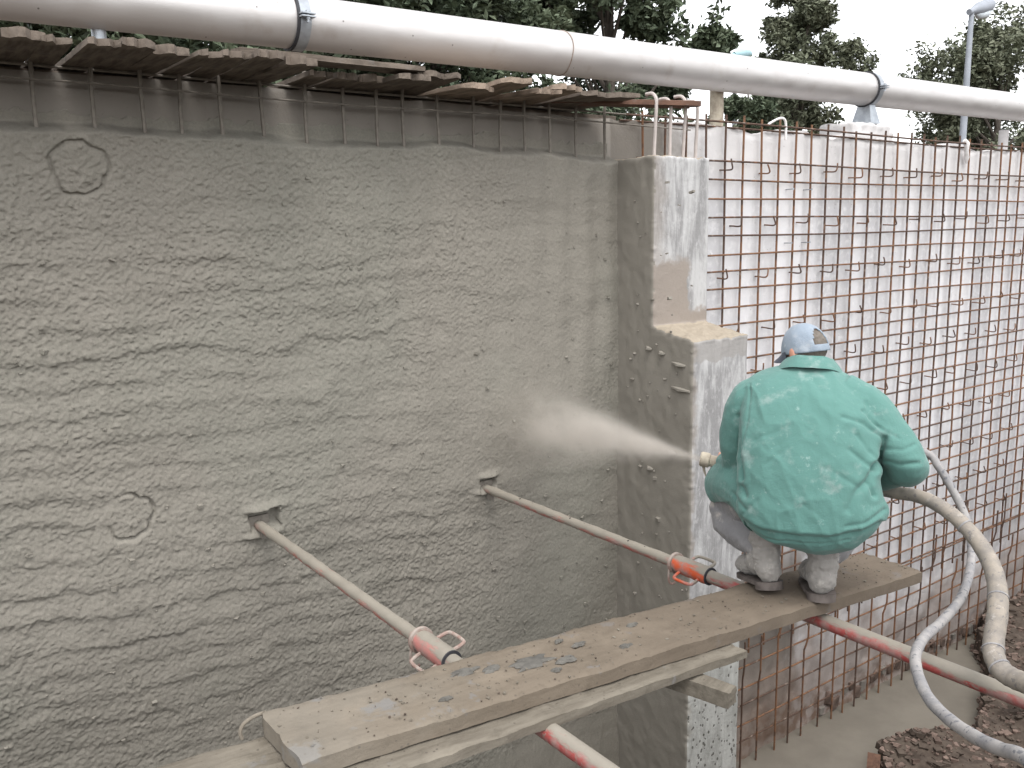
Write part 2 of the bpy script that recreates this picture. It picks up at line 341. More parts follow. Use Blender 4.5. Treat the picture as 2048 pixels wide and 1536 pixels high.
# soil heap lying on the slab at the right, with a ragged cut edge
edge = [(9.75, 4.66), (9.3, 4.35), (8.75, 4.0), (8.45, 3.86), (8.0, 3.68), (7.72, 3.6), (7.45, 3.55), (7.1, 3.73), (6.65, 3.92), (6.3, 3.7), (6.0, 3.3), (5.6, 2.8), (5.0, 2.2), (4.0, 1.6), (2.5, 1.2), (0, 1.0), (-4, .9)]
ex = np.array(edge)[::-1]
nx, ny = 420, 150
gx = np.linspace(-4, 15, nx); X = np.repeat(gx[:, None], ny, 1)
ye = np.interp(gx, ex[:, 0], ex[:, 1], right=4.66)+fbm(gx*3, gx*0+1, o=3)*.12
T = np.linspace(0, 1, ny)[None, :]; Y = ye[:, None]*(1-T**1.6)+.2*T**1.6
dist = (ye[:, None]-Y)
Z = ZS-.02+.27*sstep(0, .07, dist)+.45*sstep(.1, 2.2, dist)*sstep(5, 9, X)*.6+.10*fbm(X*2.2, Y*2.2)*sstep(0, .2, dist)+.045*fbm(X*9, Y*9)*sstep(0, .1, dist)
tag(link('soil', np_mesh('soil', np.stack([X, Y, Z], -1).reshape(-1, 3), grid_faces(nx, ny)), M['soil']), kind='structure')
def rocks(name, n, fn, mat_, smin, smax, parent=None, flat=.7):
    base = np.array([(-1, -1, -1), (1, -1, -1), (1, 1, -1), (-1, 1, -1), (-1, -1, 1), (1, -1, 1), (1, 1, 1), (-1, 1, 1)], float)*.6
    fb = np.array([(0, 3, 2, 1), (4, 5, 6, 7), (0, 1, 5, 4), (1, 2, 6, 5), (2, 3, 7, 6), (3, 0, 4, 7)])
    vs, fs = [], []
    for i in range(n):
        p = fn(); s = smin+(smax-smin)*RNG.random()**2.5
        q = base*(1+.35*(RNG.random((8, 3))-.5)); q = q*np.array([1, .6+.6*RNG.random(), flat*(.5+.7*RNG.random())])*s
        a = RNG.random()*6.28; c_, s_ = math.cos(a), math.sin(a); rot = np.array([[c_, -s_, 0], [s_, c_, 0], [0, 0, 1]])
        tl = (RNG.random()-.5)*.9; rt = np.array([[1, 0, 0], [0, math.cos(tl), -math.sin(tl)], [0, math.sin(tl), math.cos(tl)]])
        vs.append(q@rt.T@rot.T+p); fs.append(fb+8*i)
    return link(name, np_mesh(name, np.concatenate(vs), np.concatenate(fs), False), mat_, parent)
def soil_pt():
    i = int(RNG.integers(nx*.47, nx)); j = int(ny*RNG.random()**1.3*.97); return np.array([X[i, j], Y[i, j], Z[i, j]+.005])
tag(rocks('rubble', 6500, soil_pt, M['rubble'], .006, .048), kind='stuff')
tag(rocks('gravel', 2600, soil_pt, M['soil'], .01, .06), kind='stuff')

# ================================================================== RETAINING WALL
wall = empty('retaining_wall', (6, YW, ZS), 'long board-marked grey concrete retaining wall with rusty anchor hooks', 'wall')
xs = np.concatenate([np.arange(-3, 4.2, .12), np.arange(4.2, 11.2, .022), np.arange(11.2, 40, .6)])
zs = np.concatenate([np.arange(-4.7, -3.0, .028), np.arange(-3.0, .40, .05), np.linspace(.40, .745, 18)])
Xg, Zg = np.meshgrid(xs, zs, indexing='ij')
eb = [0.0]
while eb[-1] < 60: eb.append(eb[-1]+RNG.uniform(.10, .22))
idx = np.searchsorted(np.array(eb), Xg+10); off = RNG.uniform(-.006, .006, len(eb)+2)[idx]; ton = RNG.random(len(eb)+2)[idx]
low = sstep(-3.35, -4.1, Zg+.25*fbm(Xg*1.5, Zg*1.5))
jag = sstep(.66, .745, Zg)
Yg = YW+off+.004*fbm(Xg*4, Zg*4)+low*(.03*fbm(Xg*5, Zg*5, o=4)-.01)+jag*.03*(fbm(Xg*7, Zg*7)+.3)
ragged = .085*np.clip(fbm(xs*2.4, xs*0, o=4)-.02, -.8, .3)*np.where(xs > 4.9, 1, .2)
Zg = Zg+jag*(ragged[:, None]-.01*fbm(Xg*11, Zg*3))
Zg[xs < 3.2] += jag[xs < 3.2]*.02
nxw, nzw = Xg.shape
v = np.stack([Xg, Yg, Zg], -1).reshape(-1, 3); f = grid_faces(nxw, nzw)
me = np_mesh('wall_face', v, f)
at = me.attributes.new('tone', 'FLOAT', 'POINT'); at.data.foreach_set('value', np.clip(.15+.75*ton+.12*fbm(Xg*3, Zg*.6), 0, 1).astype(np.float32).ravel())
link('wall_face', me, M['wall'], wall)
# top and back of the wall, following the ragged edge
tv, tf = [], []
for i in range(nxw):
    x, y, z = v[i*nzw+nzw-1]; tv += [(x, y, z), (x, YW+.1, z-.012+.02*random.random()), (x, 5.15, .72), (x, 5.15, ZS)]
for i in range(nxw-1):
    for q in range(3): a = i*4+q; tf.append((a, a+4, a+5, a+1))
mbk = MB(); mbk.add(tv, tf); mbk.build('wall_top', M['wall'], wall)

# reinforcement mesh: every bar an object, sharing mesh data
mesh_mat = empty('rebar_mesh', (7, YM, ZS), 'rusty reinforcing mesh standing in front of the bare concrete wall', 'rebar mesh')
def bar_mesh(name, pts, r, seg=6): b_ = MB(); b_.tube(pts, r, seg); return b_.mesh(name)
VX = [5.328+.21*i for i in range(-4, 31)]
vb = [bar_mesh('vertical_bar', [(.004*math.sin(k+j*1.7), .003*math.sin(2*k+j), -3.62+4.425*j/14) for j in range(15)], .0092) for k in range(3)]
for i, x in enumerate(VX):
    o = link('vertical_bar', vb[i % 3], M['rust'], mesh_mat, world=True); o.location = (x+random.uniform(-.012, .012), YM, random.uniform(-.01, .035)); o.rotation_euler.y = random.uniform(-.003, .003)
hb = [bar_mesh('horizontal_bar', [(x_, .003*math.sin(x_*2+k), .007*math.sin(x_*1.1+k*2)) for x_ in np.linspace(0, 7.6, 26)], .0082) for k in range(3)]
HZ = [.492-.1372*k for k in range(0, 29)]
for i, z in enumerate(HZ):
    o = link('horizontal_bar', hb[i % 3], M['rust'], mesh_mat); o.location = (4.40, YM-.015, z+random.uniform(-.008, .008)); o.rotation_euler.y = random.uniform(-.002, .002)
for z, y in ((.775, YM-.015), (.745, YM+.05)):
    o = link('horizontal_bar', hb[0], M['oldrust'], mesh_mat); o.location = (4.30, y, z)
# lower mat lapped over it, orange with rust, and the kinked starter bars out of the slab
low_mat = empty('rebar_mesh', (7, YM-.04, ZS), 'shorter orange-rusted reinforcing mesh lapped along the foot of the wall', 'rebar mesh')
lb = [bar_mesh('horizontal_bar', [(x_, .004*math.sin(x_*3+k), .012*math.sin(x_*1.3+k*2)) for x_ in np.linspace(0, 7.2, 30)], .0078) for k in range(2)]
for i, z in enumerate([-3.36, -3.53, -3.70, -3.88, -4.05, -4.22, -4.39]):
    o = link('horizontal_bar', lb[i % 2], M['rust'], low_mat); o.location = (4.55+random.uniform(0, .1), YM-.035, z)
def starter(k):
    r_ = random.Random(k); h = r_.uniform(1.0, 1.75); j = h*r_.uniform(.6, .8); s_ = r_.uniform(-.03, .05)
    return bar_mesh('starter_bar', [(0, 0, -.05), (.004, 0, j*.5), (.0, -.004, j), (s_*.5, -.012, j+.05), (s_, -.02, j+.12), (s_*1.05, -.02, j+.24), (s_*1.1, -.022, h)], .0085, 6)
sb = [starter(k) for k in range(6)]
for i in range(29):
    o = link('starter_bar', sb[i % 6], M['rust'], low_mat); o.location = (5.02+.21*i+random.uniform(-.03, .03), YM-.05, ZS)
# anchor hooks grouted into the wall
def hook(k):
    r_ = random.Random(k*3+1); tw = r_.uniform(-.02, .035); L_ = r_.uniform(.10, .13); hgt = r_.uniform(.055, .08)
    return bar_mesh('anchor_hook', spline([(0, .03, 0), (0, -.03, -.002), (0, -L_+.02, -.006), (.004, -L_, .004), (tw*.5, -L_-.003, .03), (tw, -L_+.006, hgt)], 3), .006, 6)
hk = [hook(k) for k in range(6)]
for j, z in enumerate([.435, .03, -.37, -.78, -1.13, -1.50, -1.87, -2.27, -2.66, -3.05]):
    for i in range(12):
        x = 5.34+.42*i+(.1 if j % 2 else 0)+random.uniform(-.03, .03)
        if x > 11: continue
        o = link('anchor_hook', hk[(i+j) % 6], M['rust'], wall); o.location = (x, YW, z+random.uniform(-.025, .025)); o.rotation_euler.y = random.uniform(-.35, .35)
# four nails, a smear of white mortar on the wall head and stones at the foot
nm = bar_mesh('nail', [(0, .02, 0), (0, -.075, .002), (0, -.076, .002), (0, -.08, .002)], [.004, .004, .009, .009], 8)
for px in ((6.12, .30), (6.36, .30), (6.12, -.13), (6.36, -.13)):
    o = link('nail', nm, M['galv'], wall); o.location = (px[0], YW, px[1])
b = MB(); b.tube([(8.78, YW-.05, .80), (8.81, YW-.06, .77), (8.82, YW-.055, .70), (8.86, YW-.04, .64), (8.87, YW-.035, .58)], [.02, .026, .02, .024, .008], 8); b.build('mortar_splash', M['white'], wall)
for k in range(26):
    x = 6.9+.115*k+random.uniform(-.03, .03); s_ = random.uniform(.035, .06); bb = bmesh.new()
    bmesh.ops.create_cube(bb, size=1)
    for q in bb.verts: q.co = Vector((q.co.x*s_*1.9, q.co.y*.06, q.co.z*s_*2.2))*random.uniform(.8, 1.15)
    bmesh.ops.bevel(bb, geom=bb.edges[:], offset=.008, segments=1, affect='EDGES')
    me = bpy.data.meshes.new('stone'); bb.to_mesh(me); bb.free()
    o = link('stone', me, M['rubble'] if k % 3 else M['wall'], wall); o.location = (x, YW-.005, ZS+.06+random.uniform(0, .10)); o.rotation_euler = (0, random.uniform(-.3, .3), 0)

# ================================================================== BURIED MESH AND SPRAYED CONCRETE (left bay)
left_mat = empty('rebar_mesh', (2, 4.6, .4), 'mortar-coated bar ends poking up above the sprayed concrete', 'rebar mesh')
cb = [bar_mesh('vertical_bar', [(.004*math.sin(k+j), .004*math.sin(2*k+j), .25+.6*j/6) for j in range(7)], .0105) for k in range(3)]
for i in range(-5, 24):
    x = 5.328-.21*2-.21*i+.02*math.sin(i*5)
    if x > 4.15: continue
    o = link('vertical_bar', cb[i % 3], M['coated'], left_mat); o.location = (x, 4.585+.006*math.sin(i*3), random.uniform(-.01, .03)); o.rotation_euler.y = random.uniform(-.02, .02)
b = MB(); b.tube([(x_, 4.57, .705+.006*math.sin(x_*2.2)) for x_ in np.linspace(-2, 4.9, 30)], .0055, 6); b.build('horizontal_bar', M['coated'], left_mat)
b = MB(); b.tube([(x_, 4.60, .775) for x_ in np.linspace(-2, 4.9, 12)], .0065, 6); b.build('horizontal_bar', M['coated'], left_mat)

def field(X, Z):
    lowf = sstep(-.2, -1.6, Z)
    wz = Z+.085*X*lowf+.05*vn(X*.9, Z*1.1, seed=2)+.03*vn(X*3.1, Z*4, seed=5)+.016*vn(X*9, Z*7, seed=6)+.012*vn(X*22, Z*18, seed=7)
    ph = wz/.1372; t = 1-(ph-np.floor(ph)); row = np.floor(ph)
    kk = .62+.16*vn(X*5, row*3.3, seed=13); saw = np.where(t < kk, sstep(-.15, 1, t/kk), 1-sstep(kk, np.minimum(kk+.30+.10*vn(X*2.3, row*5.1, seed=14), 1.), t))
    rowr = vn(row*7.31, X*.75, seed=8); patch = fbm(X*1.1, Z*1.2, o=3, seed=11)
    amp = .0040+.0048*np.clip(.05+.9*rowr+.9*patch+.5*vn(X*2.6, Z*2, seed=12), 0, 1.2)
    amp = amp*(1-.72*sstep(1.9, 3.3, X+.4*patch))*(1-.75*sstep(.0, .32, Z))*(1-.35*sstep(-1.9, -3, Z))
    h = amp*saw
    h += .030*fbm(X*1.3, Z*1.5, o=3, seed=20)+.008*fbm(X*4, Z*5.5, o=3, seed=21)
    vr = .009*np.cos(2*math.pi*(X-5.328)/.21+.8*vn(X*2, Z*1.6, seed=31))*sstep(1.6, 2.6, X)*sstep(-1.6, -.4, Z)*(.4+.8*vn(X*1.5, Z*.8, seed=32)); h += vr
    grain = .55+.45*sstep(.5, -.3, fbm(X*.9, Z*.9, seed=40))
    sm = 1-.6*sstep(2.6, 3.6, X)
    n1 = vn(X*64, Z*72, seed=41); n2 = vn(X*96, Z*104, seed=42); n3 = vn(X*30, Z*36, seed=43)
    h += sm*grain*1.0*(.0030*n1+.0038*n2+.0018*n3+.008*np.clip(vn(X*84, Z*88, seed=44)-.35, 0, 1)-.005*np.clip(vn(X*66, Z*70, seed=45)-.4, 0, 1))
    # scored patch outlines
    for cx, cz, rr, a0, a1 in ((.838, .321, .122, -9, 9), (.906, -1.348, .112, -9, 9)):
        dx, dz = X-cx, Z-cz; an = np.arctan2(dz, dx); r_ = np.hypot(dx, dz)-rr*(1+.05*np.sin(3*an+cx)+.04*np.sin(5*an)+.03*np.sin(9*an+2))
        h -= .019*np.exp(-(r_/.0085)**2)*(1 if cz > 0 else sstep(-.9, .3, np.sin(an+2.2)+.3))
    # pockets left round the two prop heads
    for cx, cz, wx_, hz in ((1.58, -1.52, .085, .062), (3.05, -1.59, .06, .045)):
        d = np.maximum(np.abs(X-cx-.012*vn(Z*30, X*3, seed=51))/wx_, np.abs(Z-cz-.02-.012*vn(X*22, Z*3, seed=50))/hz); k = 1-sstep(.86, 1.05, d)
        h = h*(1-k)-.04*k
        lip = np.exp(-((Z-cz-.02-hz*1.15)/.02)**2)*np.exp(-((X-cx)/(wx_*1.3))**4)+np.exp(-((Z-cz-.02+hz*1.15)/.014)**2)*np.exp(-((X-cx+.02)/(wx_*1.2))**4); h += .022*lip
    return h
shot = empty('sprayed_concrete', (2, 4.55, ZS), 'rough rippled coat of fresh grey sprayed concrete on the left bay', 'concrete coat')
gx = np.concatenate([np.arange(-1.6, .1, .02), np.arange(.1, 4.175, .0062)]); gz = np.concatenate([np.arange(ZS-.02, -3.5, .02), np.arange(-3.5, .64, .0062)])
Xs, Zs = np.meshgrid(gx, gz, indexing='ij')
h = field(Xs, Zs)
topz = .505+.03*fbm(gx*2.5, gx*0+3, o=4, seed=60)[:, None]-.03*sstep(3.4, 4.1, gx)[:, None]
k = sstep(topz-.035, topz+.035, Zs+.012*fbm(Xs*14, Zs*14, seed=61))
Yv = 4.522-h; Yv = Yv*(1-k)+(4.652+.006*fbm(Xs*9, Zs*9, seed=63))*k; Zv = Zs-h*.55*(1-k)
Yv = np.where(Zs > .585+.03*vn(Xs*3, Zs*5, seed=64)+.02*vn(Xs*25, Zs*25, seed=65), 4.69, Yv)
link('rippled_coat', np_mesh('rippled_coat', np.stack([Xs, Yv, Zv], -1).reshape(-1, 3), grid_faces(*Xs.shape)), M['shot'], shot)
# loose clods stuck to the coat and the pier side
cl = MB()
def clod_pt():
    x = RNG.uniform(.2, 4.1); z = RNG.uniform(-2.8, .3); return np.array([x, 4.522-float(field(np.array([x]), np.array([z]))[0])-.001, z])
rk = rocks('clods', 420, clod_pt, M['shot'], .006, .022, shot); tag(rk, kind='stuff')

# ================================================================== BUTTRESS PIER
pier = empty('buttress_pier', (4.43, 4.3, ZS), 'stepped smooth grey concrete pier between sprayed bay and bare mesh', 'pier')
PX0, PX1 = 4.165, 4.69
prof = [(4.67, -4.64), (3.83, -4.64), (3.83, -.705), (4.19, -.645), (4.19, .468), (4.67, .472)]
def box_pier(x0, x1):
    b_ = MB(); n = len(prof); vs = [(x, y, z) for x in (x0, x1) for y, z in prof]
    b_.add(vs, [(3, 2, 1, 0, 5, 4)[::-1], tuple(range(n, 2*n))]); b_.add(vs, [(i, i+n, (i+1) % n+n, (i+1) % n) for i in range(n)]); return b_
pm = box_pier(PX0, PX1).mesh('pier_block', False)
bb = bmesh.new(); bb.from_mesh(pm); bmesh.ops.remove_doubles(bb, verts=bb.verts, dist=1e-5); bmesh.ops.recalc_face_normals(bb, faces=bb.faces); bb.to_mesh(pm); bb.free()
pm = remesh(pm, .0125, 1, .4)
co = get_co(pm); no = get_no(pm)
d = .0035*fbm(co[:, 0]*9+co[:, 1]*9, co[:, 2]*9, co[:, 1]*5)
edge_k = np.exp(-((co[:, 0]-PX0)/.02)**2)*np.exp(-(np.minimum(np.abs(co[:, 1]-3.83)+9*(co[:, 2] > -.68), np.abs(co[:, 1]-4.19)+9*(co[:, 2] < -.66))/.02)**2)
d += edge_k*(.006*vn(co[:, 2]*42+3*vn(co[:, 2]*7, co[:, 2]*0, seed=76), co[:, 2]*0, seed=70)+.007*vn(co[:, 2]*15, co[:, 2]*0, seed=75))
topk = np.exp(-((co[:, 2]-.468)/.02)**2); d += topk*.025*(fbm(co[:, 0]*12, co[:, 1]*12, o=3, seed=71))
ledk = (np.abs(co[:, 2]+.675) < .05)*(no[:, 2] > .5); d += ledk*.02*(fbm(co[:, 0]*14, co[:, 1]*14, o=3, seed=72)+.3)
side = no[:, 0] < -.6; d += side*.006*fbm(co[:, 1]*14, co[:, 2]*10, o=3, seed=73)
set_co(pm, co+no*d[:, None])
pm.materials.clear()
for m_ in (M['front'], M['coat'], M['sand']): pm.materials.append(m_)
fn = np.empty(len(pm.polygons)*3, np.float32); pm.polygons.foreach_get('normal', fn); fn = fn.reshape(-1, 3)
mi = np.zeros(len(fn), np.int32); mi[fn[:, 0] < -.55] = 1; mi[fn[:, 2] > .6] = 2
pm.polygons.foreach_set('material_index', mi)
link('pier_block', pm, None, pier)
# mortar clods on the sprayed side of the pier
def pier_clod(): return np.array([PX0-.003, RNG.uniform(3.84, 4.45), RNG.uniform(-2.6, .3)])
tag(rocks('clods', 60, pier_clod, M['coat'], .008, .026, pier), kind='stuff')
for y, z, L_ in ((3.95, -.86, .12), (3.93, -1.02, .16), (4.1, -.80, .05), (4.22, -.78, .05), (4.0, -1.45, .07), (4.2, -1.6, .05)):
    b = MB(); b.tube([(PX0-.004, y-L_/2, z-.006), (PX0-.018, y, z), (PX0-.004, y+L_/2, z+.008)], [.008, .018, .006], 7); b.build('mortar_lump', M['coat'], pier)
hm = MB(); hm.tube(spline([(0, 0, -.1), (0, 0, .20), (0, 0, .345), (0, .012, .385), (0, .045, .41), (0, .10, .412)], 5), .0115, 8); hmm = hm.mesh('hooked_bar')
for x, dz in ((4.24, .02), (4.385, 0), (4.51, .02), (4.63, 0)):
    o = link('hooked_bar', hmm, M['hookbar'], pier); o.location = (x, 4.27, .44+dz); o.rotation_euler = (random.uniform(-.03, .03), .04, random.uniform(-.15, .15))
dm = bar_mesh('dowel_bar', [(0, 0, 0), (.14, 0, 0), (.27, .004, .004)], .0085)
for kz in range(9):
    o = link('dowel_bar', dm, M['rust'], pier); o.location = (4.66, 4.50+.02*math.sin(kz), .385-.1372*kz+random.uniform(-.015, .015)); o.rotation_euler.y = random.uniform(-.03, .03)

# ================================================================== SILVER PIPE ON THE WALL HEAD
def pz(x): return 1.155+.0085*x
pipe = empty('silver_pipe', (4, 4.9, 1.19), 'thick silver pipeline running along the top of the wall', 'pipe')
PR = .143
for x0, x1 in ((-4, 2.07), (2.07, 3.97), (3.97, 7.55), (7.55, 24)):
    n = max(6, int((x1-x0)/.15)); b = MB(); b.tube([(x, 4.9, pz(x)) for x in np.linspace(x0+.0015, x1-.0015, n)], PR, 48); b.build('pipe_section', M['pipe'], pipe)
b = MB(); pts = [(3.97+.006*math.sin(a*3), 4.9-(PR+.001)*math.cos(a), pz(3.97)+(PR+.001)*math.sin(a)) for a in np.linspace(-2.2, 2.2, 40)]; b.tube(pts, .0045, 6); b.build('weld_seam', m_plain('weld', (.32, .27, .24), (.22, .17, .14), 30), pipe)
def clamp(x, foot):
    c = Vector((x, 4.9, pz(x))); b_ = MB(); b_.ring(c+Vector((.012, 0, 0)), (1, 0, 0), PR+.010, PR+.001, .062, 48)
    o = b_.build('pipe_clamp', M['galv'], pipe)
    b_ = MB(); b_.ring(c+Vector((-.028, 0, 0)), (1, 0, 0), PR+.013, PR+.001, .016, 48); b_.build('rubber_strip', M['darkgap'], o)
    b_ = MB(); y = 4.9-PR
    b_.box((x-.03, y-.055, c.z+.008), (x+.05, y-.008, c.z+.015)); b_.box((x-.03, y-.055, c.z-.008), (x+.05, y-.008, c.z-.001)); b_.build('clamp_lug', M['galv'], o, False)
    b_ = MB(); b_.tube([(x+.012, y-.034, c.z-.035), (x+.012, y-.034, c.z+.03)], .008, 8); b_.tube([(x+.012, y-.034, c.z+.015), (x+.012, y-.034, c.z+.026)], .014, 6); b_.tube([(x+.012, y-.034, c.z-.018), (x+.012, y-.034, c.z-.008)], .014, 6); b_.build('bolt', M['galv'], o)
    if foot:
        zb = c.z-PR+.01; b_ = MB(); vs = [(x-.03, 4.84, zb), (x+.05, 4.84, zb), (x+.05, 4.96, zb), (x-.03, 4.96, zb), (x-.06, 4.80, foot+.012), (x+.09, 4.80, foot+.012), (x+.09, 5.0, foot+.012), (x-.06, 5.0, foot+.012)]
        b_.add(vs, [(0, 1, 2, 3), (7, 6, 5, 4), (0, 4, 5, 1), (1, 5, 6, 2), (2, 6, 7, 3), (3, 7, 4, 0)]); b_.box((x-.12, 4.78, foot), (x+.15, 5.02, foot+.012)); b_.build('clamp_foot', M['galv'], pipe, False)
clamp(2.07, 0); clamp(7.55, .905)
# crumbling concrete block under the far clamp
def rough_block(name, a, c, mat_, parent=None, vox=.02, amp=.02, seed=0):
    b_ = MB(); b_.box(a, c); m_ = remesh(b_.mesh(name), vox, 2, .6); q = get_co(m_); n_ = get_no(m_)
    set_co(m_, q+n_*(amp*fbm(q[:, 0]*9, q[:, 1]*9, q[:, 2]*9, seed=seed))[:, None]); return link(name, m_, mat_, parent)
tag(rough_block('concrete_block', (7.1, 4.72, .70), (7.72, 5.06, .895), M['wall'], None, .016, .035, 3), 'crumbling concrete block under the far pipe clamp on the wall head', 'concrete block')
for x, y, r_, zt, mt, lb in ((1.06, 4.93, .035, pz(1)-PR+.02, 'galv', 'short pale steel post under the near stretch of silver pipe'), (5.66, 5.0, .055, pz(5.6)-PR+.03, 'nozzle', 'stubby round grey post under the pipe beyond the hooked bars'), (10.45, 5.05, .05, 1.02, 'wall', 'rounded grey concrete post on the wall head at the far right')):
    b = MB(); b.tube([(x, y, .66), (x, y, zt-.01), (x, y, zt)], [r_, r_, r_*.96], 16); tag(b.build('support_post', M[mt]), lb, 'post', 'posts on the wall head')
# white bent bar end on the wall head
b = MB(); b.tube(spline([(6.02, 4.60, .68), (6.02, 4.60, .80), (6.00, 4.61, .845), (5.95, 4.63, .84), (5.88, 4.66, .80)], 4), .010, 8); tag(b.build('bent_bar', M['white']), 'white-splashed bent bar end hooking over the top wire', 'steel bar')

# ================================================================== PLANKS LYING ACROSS THE WALL HEAD
def plank_mesh(name, L_, W_, T_, seed, rag=.0, n=24):
    """board along local X with uneven edges; origin at its centre bottom"""
    rr = np.random.default_rng(seed); xs_ = np.linspace(-L_/2, L_/2, n); ys_ = np.linspace(-W_/2, W_/2, 7); vs, fs = [], []
    X_, Y_ = np.meshgrid(xs_, ys_, indexing='ij')
    ex_ = rag*(rr.random((2, 7))-.3); X_[0] -= ex_[0]; X_[-1] += ex_[1]
    Y_[:, 0] += .006*fbm(xs_*9, xs_*0, seed=seed); Y_[:, -1] += .006*fbm(xs_*9, xs_*0+5, seed=seed)
    Zt = T_+.004*fbm(X_*8, Y_*20, seed=seed+1)-.006*((np.abs(Y_) > W_/2-.012)); Zb = .004*fbm(X_*8, Y_*20, seed=seed+2)
    top = np.stack([X_, Y_, Zt], -1).reshape(-1, 3); bot = np.stack([X_, Y_, Zb], -1).reshape(-1, 3); N = n*7
    g = grid_faces(n, 7); fs = [tuple(q) for q in g]+[tuple(q[::-1]+N) for q in g]; I = np.arange(N).reshape(n, 7)
    bd = list(I[:, 0])+list(I[-1, 1:])+list(I[-2::-1, -1])+list(I[0, -2:0:-1])
    for a_, c_ in zip(bd, bd[1:]+bd[:1]): fs.append((a_, a_+N, c_+N, c_))
    me_ = bpy.data.meshes.new(name); me_.from_pydata([tuple(p) for p in np.concatenate([top, bot])], [], fs); me_.update()
    for p in me_.polygons: p.use_smooth = True
    me_.set_sharp_from_angle(angle=math.radians(35)); return me_
ORD = ['first', 'second', 'third', 'fourth', 'fifth', 'sixth', 'seventh', 'eighth', 'ninth', 'tenth', 'eleventh', 'twelfth', 'thirteenth', 'fourteenth']
tops = [plank_mesh('plank', 1.15, .112+.014*k, .026+.004*k, 100+k, .07) for k in range(4)]
x = .17
for i in range(12):
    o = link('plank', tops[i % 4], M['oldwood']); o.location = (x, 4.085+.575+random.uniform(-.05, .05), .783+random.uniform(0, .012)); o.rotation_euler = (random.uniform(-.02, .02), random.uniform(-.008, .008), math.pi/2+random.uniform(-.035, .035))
    tag(o, f'weathered plank end jutting over the wall head, {ORD[i]} from the left edge', 'plank', 'planks laid across the wall head'); x += .142+random.uniform(-.004, .008)
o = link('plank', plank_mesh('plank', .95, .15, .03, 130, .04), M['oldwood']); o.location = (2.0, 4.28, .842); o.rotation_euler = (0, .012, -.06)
tag(o, 'long brown plank lying lengthwise over the jutting plank ends', 'plank')
for i in range(3):
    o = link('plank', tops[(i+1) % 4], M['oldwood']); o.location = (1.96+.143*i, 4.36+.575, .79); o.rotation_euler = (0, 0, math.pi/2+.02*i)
    tag(o, f'dark plank end set back under the long brown plank, {ORD[i]} from its left end', 'plank', 'planks laid across the wall head')
# broken, splintered boards further along
xb = 2.32
for i in range(8):
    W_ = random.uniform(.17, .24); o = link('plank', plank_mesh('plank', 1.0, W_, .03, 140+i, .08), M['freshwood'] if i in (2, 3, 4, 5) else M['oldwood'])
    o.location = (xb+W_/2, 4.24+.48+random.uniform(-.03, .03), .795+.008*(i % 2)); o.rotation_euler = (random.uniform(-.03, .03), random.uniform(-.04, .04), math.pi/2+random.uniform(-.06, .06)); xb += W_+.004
    tag(o, f'splintered pale board end under the pipe, {ORD[i]} from the brown lengthwise plank', 'plank', 'broken boards under the pipe')
o = link('plank', plank_mesh('plank', 1.0, .2, .034, 160, .10), M['redwood']); o.location = (4.12, 4.42, .80); o.rotation_euler = (.04, 0, -.34)
tag(o, 'reddish brown broken board end above the four hooked bars', 'plank')
b = MB(); b.box((-1.5, 4.70, .70), (4.3, 4.78, .775)); tag(b.build('light_blocking_bearer', M['oldwood'], smooth=False), 'dark timber strip added to block light under the planks on the wall head', 'timber')  # added to stop light leaking through between wall head and planks

# ================================================================== STEEL PROPS
def prop(X0, Z0, ycol, lab, outer, seed):
    t = empty('steel_prop', (X0, ycol, Z0), lab, 'prop', 'steel props bracing the trench')
    def part(mb, name, mat_, par=t): # shapes in coordinates relative to the prop's axis
        return link(name, mb.mesh(name), mat_, par, world=False)
    ye = 4.558-ycol
    b_ = MB(); n = 40; ys = np.linspace(.02, ye, n); b_.tube([(0, y, 0) for y in ys], [.0265+.0012*math.sin(y*40+seed)+.001*math.sin(y*13) for y in ys], 20); inner = part(b_, 'inner_tube', M['inner'])
    pm_ = MB(); pm_.tube([(0, 0, .015), (0, 0, .0286)], .006, 8); hm_ = pm_.mesh('pin_hole')
    for q in range(13 if seed == 2 else 0):
        o_ = link('pin_hole', hm_, M['hole'], inner, world=False); o_.location = (.004, .12+.118*q, -.002); o_.rotation_euler.y = -.45
    b_ = MB(); b_.box((-.06, ye-.012, -.05), (.06, ye+.002, .05)); b_.box((-.012, ye-.09, -.06), (.012, ye-.012, -.02)); part(b_, 'end_plate', M['coated'])
    b_ = MB(); ys = np.linspace(-.19, .02, 14); b_.tube([(0, y, 0) for y in ys], [.041]+[.043+.0008*math.sin(q*2.1) for q in range(12)]+[.041], 24); part(b_, 'collar', M['collar'] if seed == 1 else M['outer_b'])
    b_ = MB(); b_.ring((0, .028, 0), (0, 1, 0), .052, .03, .016, 28); part(b_, 'collar_ring', M['handle'])
    b_ = MB(); b_.ring((0, -.193, 0), (0, 1, 0), .0425, .03, .006, 28); part(b_, 'end_ring', M['darkgap'])
    b_ = MB(); b_.tube([(0, -1.95, 0), (0, -1.0, 0), (0, -.19, 0)], .0312, 24); part(b_, 'outer_tube', outer)
    for sgn, rotz in ((1, -.2), (-1, .35)):
        b_ = MB(); b_.tube(spline([(sgn*.034, -.15, .018*sgn), (sgn*.072, -.152, .030*sgn), (sgn*.088, -.135, .034*sgn), (sgn*.088, -.055, .034*sgn), (sgn*.072, -.036, .030*sgn), (sgn*.034, -.032, .018*sgn)], 4), .0075, 8); part(b_, 'handle', M['handle'] if seed == 1 else M['outer_b'])
    b_ = MB(); b_.tube(spline([(-.042, .03, -.02), (-.046, .03, -.05), (-.044, .028, -.085), (-.03, .02, -.098), (-.015, .015, -.09)], 4), .0055, 8); part(b_, 'locking_pin', M['handle'])
    return t
prop(1.557, -1.535, 2.77, 'nearer steel prop with pink-white collar, running under the plank middle', M['outer'], 1)
